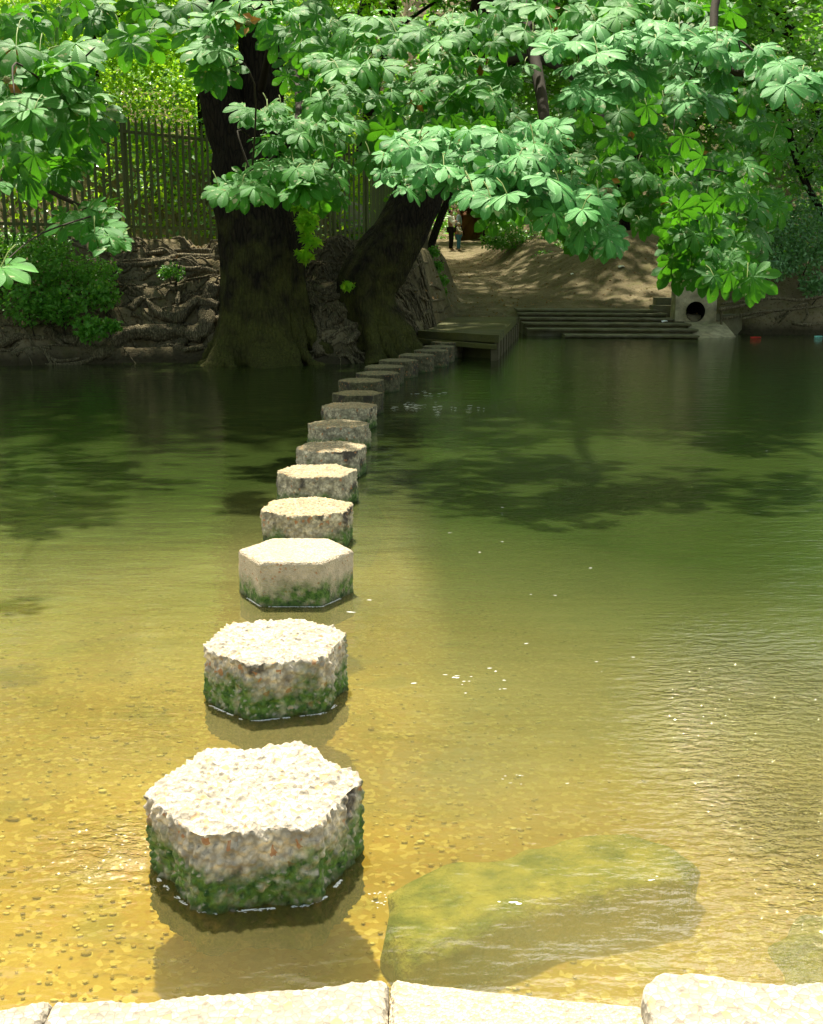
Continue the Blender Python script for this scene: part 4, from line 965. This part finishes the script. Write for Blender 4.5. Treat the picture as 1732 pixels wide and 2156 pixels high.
# leafy shoot on trunk A and small plants
def shrub(name, pts, n_, T, mat, size, label, cat='shrub', spread=.25, mean=(0, -.4, .8), jit=.5, group=None, stems=6):
    """pts: list of world centres (x,y,z,r)"""
    base = Vector(pts[0][:3]); e = empty(name, (base.x, base.y, H(base.x, base.y)), label, cat, group)
    tot = sum(p[3] for p in pts); P = []
    for p in pts:
        k = int(n_*p[3]/tot)+1; d = rng.normal(0, 1, (k, 3)); d /= np.linalg.norm(d, axis=1, keepdims=True)
        P.append(np.array(p[:3])+d*(rng.random(k)[:, None]**.45)*p[3]*np.array([1, .8, .75]))
    P = np.concatenate(P); n2 = len(P)
    leaves('foliage', P, rnrm(n2, mean, jit), np.array([0, -.5, -.5])+rng.normal(0, .8, (n2, 3)), size*rng.uniform(.6, 1.25, n2), T, mat, e)
    m = MB()
    for i in range(stems):
        q = pts[i % len(pts)]; a = Vector((q[0]+rnd.uniform(-.1, .1), q[1]+.1, max(H(q[0], q[1]), q[2]-q[3])-.05)); b = Vector(q[:3])+Vector((rnd.uniform(-1, 1), rnd.uniform(-.6, .6), rnd.uniform(0, 1)))*q[3]*.9
        m.tube([a, a.lerp(b, .5)+Vector((rnd.uniform(-.05, .05), 0, .05)), b], [.014, .01, .004], 5, .1, i, 3)
    under(m.build('stems', M_TWIG), e); return e
def S3(px, py, Y, rpx): p = atY(px, py, Y); return (p.x, p.y, p.z, rpx/F*Y)
shrub('bramble_bush', [S3(40, 560, 19.6, 75), S3(120, 570, 19.7, 70), S3(200, 575, 19.9, 50), S3(60, 640, 19.2, 60), S3(140, 640, 19.3, 60), S3(215, 620, 19.5, 40), S3(20, 520, 20, 60), S3(190, 690, 19.0, 38), S3(110, 520, 20.1, 50), S3(235, 685, 19.1, 20), S3(-60, 600, 19.3, 80)], 7500, T_SM, M_SHRUB, .085, 'dense bramble bush spilling down the left bank below the fence')
shrub('bank_plant', [S3(365, 570, 20.3, 26), S3(345, 575, 20.3, 16)], 260, T_SM, M_SHRUB, .07, 'small green plant rooted among the bank roots left of the upright trunk', 'plant', stems=3)
shrub('leafy_shoot', [S3(632, 430, 18.8, 20), S3(645, 470, 18.7, 26), S3(655, 505, 18.7, 22), S3(640, 535, 18.8, 18), S3(620, 400, 18.8, 14)], 230, T_MP, M_LEAFB, .14, 'bright lime leafy shoot on the right side of the upright trunk', 'plant', stems=5)
shrub('leafy_sprig', [S3(733, 600, 19.6, 14)], 40, T_MP, M_LEAFB, .1, 'tiny lime sprig at the foot of the leaning trunk', 'plant', stems=2)
shrub('nettle_patch', [S3(910, 530, 26.6, 14), S3(918, 560, 26.6, 16), S3(926, 590, 26.7, 16), S3(932, 615, 26.7, 10)], 900, T_SM, M_SHRUB, .08, 'strip of bright nettles along the bank edge beside the square post', 'plant')
shrub('verge_bush', [S3(1080, 500, 41, 40), S3(1140, 520, 41, 50), S3(1190, 535, 40, 40), S3(1120, 470, 44, 60), S3(1200, 480, 43, 60), S3(1260, 470, 43, 40), S3(1060, 440, 45, 40), S3(1040, 505, 40.5, 30), S3(1150, 555, 38.5, 36), S3(1195, 560, 38, 30)], 7500, T_SM, M_SHRUB, .13, 'low dark green bushes on the verge between path and earth mound')
shrub('ivy_bank', [S3(1640, 500, 27.8, 60), S3(1700, 450, 28.2, 70), S3(1690, 540, 27.5, 60), S3(1640, 560, 27.3, 40), S3(1720, 600, 27.2, 36), S3(1620, 440, 28.4, 50), S3(1700, 360, 29, 60), S3(1760, 500, 27.6, 80), S3(1720, 280, 29.5, 60)], 6500, T_SM, M_IVY, .11, 'glossy pale-lit ivy hanging over the dark bank at the right', 'ivy')
# right-hand roots
re_ = empty('fallen_root_mass', (9.2, 27.3, .3), 'tangle of bare roots hanging over the dark bank right of the pipe outlet', 'roots')
def z5(l): return [((1500+x/1.732)/1.4434, (600+y/1.732)/1.4434) for x, y in l]
for i, (l, r) in enumerate([([(1180, 590), (1300, 570), (1450, 530), (1600, 540), (1740, 520)], .05), ([(1200, 640), (1300, 620), (1430, 600), (1560, 590), (1740, 570)], .04), ([(1480, 640), (1540, 610), (1600, 570), (1650, 560)], .05), ([(1570, 660), (1620, 670), (1680, 670), (1740, 660)], .045), ([(1640, 570), (1650, 620), (1620, 660)], .035), ([(1560, 600), (1520, 640), (1500, 660)], .03), ([(1300, 640), (1400, 620), (1500, 590)], .03), ([(1200, 560), (1290, 545), (1400, 560)], .03), ([(1195, 600), (1198, 680)], .03), ([(1300, 610), (1302, 650)], .02)]):
    P = [atY(x, y, 26.9+.1*math.sin(k+i)) for k, (x, y) in enumerate(z5(l))]; m = MB(); m.tube(P, [r*(1-.4*k/len(P)) for k in range(len(P))], 8, .25, i, 5, True, .2); under(m.build('root', M_ROOT), re_)

# ground cover: ivy behind the fence, undergrowth on the hillside
def cover(name, xr, yr, n_, size, T, mat, label, hmax=.5, test=None):
    x = rng.uniform(*xr, n_*2); y = rng.uniform(*yr, n_*2); ok = np.array([test(a, b) for a, b in zip(x, y)]) if test else np.ones(n_*2, bool)
    x, y = x[ok][:n_], y[ok][:n_]; z = np.array([H(a, b, False) for a, b in zip(x, y)])
    dens = np.array([noise.noise(Vector((a*.7, b*.7, 0))) for a, b in zip(x, y)])
    z += rng.random(len(x))*hmax*np.clip(.6+dens, .1, 1.5)
    P = np.stack([x, y, z], -1); k = len(P)
    o = leaves(name, P, rnrm(k, (0, -.55, .7), .45), np.array([0, -.3, -.6])+rng.normal(0, .8, (k, 3)), size*rng.uniform(.6, 1.3, k), T, mat, None)
    return tag(o, label, 'ground cover', kind='stuff')
cover('fence_ivy', (-14, -.9), (21, 40), 42000, .13, T_SM, M_LEAFB, 'sunlit ivy and undergrowth covering the slope behind the palisade fence', 2.6, lambda a, b: b > 20.8+1.19*(a+6.17)+1.3)
cover('glossy_ivy', (-13, -1), (21, 36), 14000, .12, T_SM, M_IVY, 'glossy dark ivy leaves glinting among the bright growth behind the fence', 2.2, lambda a, b: b > 20.8+1.19*(a+6.17)+1.0)
cover('bank_top_undergrowth', (-9, .5), (33, 54), 16000, .2, T_SM, M_SHRUB, 'leafy undergrowth on the rise between fence and path', 2.0, lambda a, b: a < .45)
cover('hillside_undergrowth', (-16, 30), (46, 66), 26000, .28, T_SM, M_SHRUB, 'dark leafy undergrowth on the wooded hillside behind the path', 2.0, lambda a, b: not (-.5 < a < 3.4 and b < 57))
cover('distant_undergrowth', (-30, 40), (64, 92), 22000, .5, T_SM, M_SHRUB, 'distant leafy growth closing the view at the top of the slope', 3.0)
cover('right_bank_undergrowth', (8.2, 24), (28, 46), 16000, .2, T_SM, M_SHRUB, 'leafy undergrowth on the slope above the right bank', 1.2)

cover('leaf_litter', (-7, 8), (20.5, 44), 5000, .075, T_SM, m_leaf('dead_leaf', (.10, .055, .02), (.28, .18, .07), (.2, .1, .03), .1, .7, False, .2, False), 'dry brown leaves scattered over the bank and path', .015)

# rocks behind the fence
mr = m_plain('pale_chalky_rock', (.38, .34, .29), .9, .4, 5)
for k, (px, py, Y, w_, lab) in enumerate([(425, 470, 26.2, .5, 'pale rock behind the fence slats just left of the upright trunk'), (370, 480, 25.8, .35, 'smaller pale rock behind the fence slats further left of the upright trunk'), (715, 440, 29.5, .6, 'pale rock behind the fence between the two big trunks')]):
    p = atY(px, py, Y); ol = [(p.x+w_*math.cos(t)*(1+.2*math.sin(t*3+k)), p.y+w_*.6*math.sin(t)) for t in np.linspace(0, 2*math.pi, 9)[:-1]]
    tag(rockmesh('rock', ol, p.z, H(p.x, p.y)-.3, mr, None, .12, .2, k, 5), lab, 'rock', 'pale rocks behind the fence')
m_or = m_plain('orange_clay', (.17, .075, .03), .95, .35, 4); p = atY(993, 466, 57); 
ol = [(p.x+.75*math.cos(t), p.y+.5*math.sin(t)) for t in np.linspace(0, 2*math.pi, 9)[:-1]]
tag(rockmesh('clay_mound', ol, p.z+.25, p.z-1.5, m_or, None, .45, .5, 4, 5), 'orange-brown clay mound at the dark end of the path behind the walkers', 'mound')
# litter
mw = m_plain('white_plastic_scrap', (.8, .8, .78), .5, .05); mred = m_plain('red_plastic_scrap', (.6, .03, .02), .5, .1); mcy = m_plain('turquoise_plastic_scrap', (.25, .7, .6), .5, .1)
def scrap(p, l, w_, mat, lab, h=.02):
    m = MB(); k = 9; P = []
    for j in range(k): t = 2*math.pi*j/k; r = 1+.3*math.sin(j*2.4); P.append((p.x+l*r*math.cos(t), p.y+w_*r*math.sin(t), p.z+h*.5*(1+math.sin(j*1.9))))
    P += [(x, y, z-.012) for x, y, z in P]
    P.append((p.x, p.y, p.z+h*1.4)); b = 2*k; m.add(P, [(j, (j+1) % k, b) for j in range(k)]+[(j+k, (j+1) % k+k, (j+1) % k, j) for j in range(k)])
    tag(m.build('litter_scrap', mat, None, False), lab, 'litter', 'scraps of litter on the far bank')
def hz(px, py): p = hit(px, py, 24); p.z = H(p.x, p.y)+.005; return p
scrap(hz(1307, 564), .10, .07, mw, 'white scrap lying high on the bare slope of the mound', .04)
scrap(hz(1204, 580), .05, .05, mw, 'tiny pale scrap at the left foot of the mound, near the verge', .03)
q = atZ(1398, 679, .27); q.z = .285; scrap(q, .08, .04, mw, 'white scrap lying on one of the river steps', .03)
q = atZ(1590, 711, 0); q.z = .01; scrap(q, .13, .02, mred, 'red scrap floating at the foot of the dark right bank', .008)
q = atZ(1722, 709, 0); q.z = .01; scrap(q, .10, .02, mcy, 'turquoise scrap floating at the right picture edge', .008)

# ---------------------------------------------------------------- walkers on the path
def skinned(name, J, E, Rd, mat, parent, lvl=1):
    me = bpy.data.meshes.new(name); me.from_pydata(J, E, []); me.update(); o = link(name, me, mat, parent)
    sm = o.modifiers.new('skin', 'SKIN'); o.modifiers.new('sub', 'SUBSURF').levels = lvl
    o.modifiers['sub'].render_levels = lvl
    for i, r in enumerate(Rd): me.skin_vertices[0].data[i].radius = (r, r)
    me.skin_vertices[0].data[0].use_root = True
    return o
def person(base, h, heading, shirt, legs, hair, label, arms, sleeves=None, hood=None):
    e = empty('person', base, label, 'person'); e.rotation_euler.z = heading; k = h/1.7
    mskin = m_plain('skin', (.35, .2, .13), .6, .1)
    def s(l): return [tuple(c*k for c in p) for p in l]
    (el, hl_), (er_, hr_) = arms
    J = s([(0, 0, .95), (0, 0, 1.15), (0, 0, 1.38), (0, .0, 1.47), (0, -.01, 1.55), (0, -.01, 1.66), (-.17, 0, 1.38), el, hl_, (.17, 0, 1.38), er_, hr_, (-.09, 0, .88), (-.10, -.02, .48), (-.10, .02, .08), (-.10, -.13, .03), (.09, 0, .88), (.10, -.01, .48), (.10, .02, .08), (.10, -.13, .03)])
    E = [(0, 1), (1, 2), (2, 3), (3, 4), (4, 5), (2, 6), (6, 7), (7, 8), (2, 9), (9, 10), (10, 11), (0, 12), (12, 13), (13, 14), (14, 15), (0, 16), (16, 17), (17, 18), (18, 19)]
    Rd = [x*k for x in (.13, .12, .13, .05, .085, .07, .055, .04, .03, .055, .04, .03, .08, .06, .04, .035, .08, .06, .04, .035)]
    skinned('body', J, E, Rd, mskin, e)
    g = .022*k
    m_s = m_plain('shirt_cloth', shirt, .9, .15); m_l = m_plain('trouser_cloth', legs, .9, .15)
    idx = [0, 1, 2, 6, 7, 9, 10]; 
    JS = [J[i] for i in idx]+[tuple(Vector(J[7]).lerp(Vector(J[8]), .75)), tuple(Vector(J[10]).lerp(Vector(J[11]), .75))]
    shirt_o = skinned('shirt', JS, [(0, 1), (1, 2), (2, 3), (3, 4), (4, 7), (2, 5), (5, 6), (6, 8)], [r+g for r in (.14*k, .13*k, .14*k, .06*k, .045*k, .06*k, .045*k, .035*k, .035*k)], m_s, e)
    skinned('trousers', [J[0], J[12], J[13], J[14], J[16], J[17], J[18]], [(0, 1), (1, 2), (2, 3), (0, 4), (4, 5), (5, 6)], [r+g for r in (.13*k, .085*k, .065*k, .045*k, .085*k, .065*k, .045*k)], m_l, e)
    mhair = m_plain('hair', hair, .8, .2); V = []; 
    hc = Vector((0, .015, 1.625))*k
    skinned('hair', [(hc.x, hc.y-.01*k, hc.z+.035*k), (hc.x, hc.y+.05*k, hc.z-.03*k), (hc.x, hc.y+.055*k, hc.z-.11*k)], [(0, 1), (1, 2)], [.095*k, .085*k, .05*k], mhair, e)
    if hood: skinned('hood', [(0, .02*k, 1.5*k), (0, .02*k, 1.62*k), (0, -.0, 1.70*k)], [(0, 1), (1, 2)], [.10*k, .12*k, .09*k], m_s, shirt_o)
    return e
def onpath(px, py, Y): p = atY(px, py, Y); return Vector((p.x, p.y, H(p.x, p.y)+.0))
YP = 48.5
person(onpath(949, 525, YP), 1.66, R(70), (.75, .72, .66), (.015, .013, .012), (.02, .012, .008), 'adult in white cardigan and dark trousers standing at the left, arms folded up', (((-.24, -.08, 1.14), (-.08, -.26, 1.22)), ((.24, -.08, 1.14), (.06, -.26, 1.24))))
person(onpath(965, 524, YP+.5), 1.68, R(-95), (.22, .30, .34), (.02, .02, .022), (.03, .02, .01), 'adult in grey-blue denim jacket standing behind the child', (((-.25, -.02, 1.12), (-.22, -.16, .95)), ((.25, -.02, 1.12), (.22, -.18, .96))))
person(onpath(965, 528, YP-.4), 1.12, R(60), (.34, .31, .22), (.05, .17, .27), (.05, .03, .02), 'child in beige hooded top and blue jeans holding out one arm', (((-.25, -.12, 1.18), (-.2, -.4, 1.1)), ((.25, -.05, 1.14), (.24, -.14, .9))), hood=True)
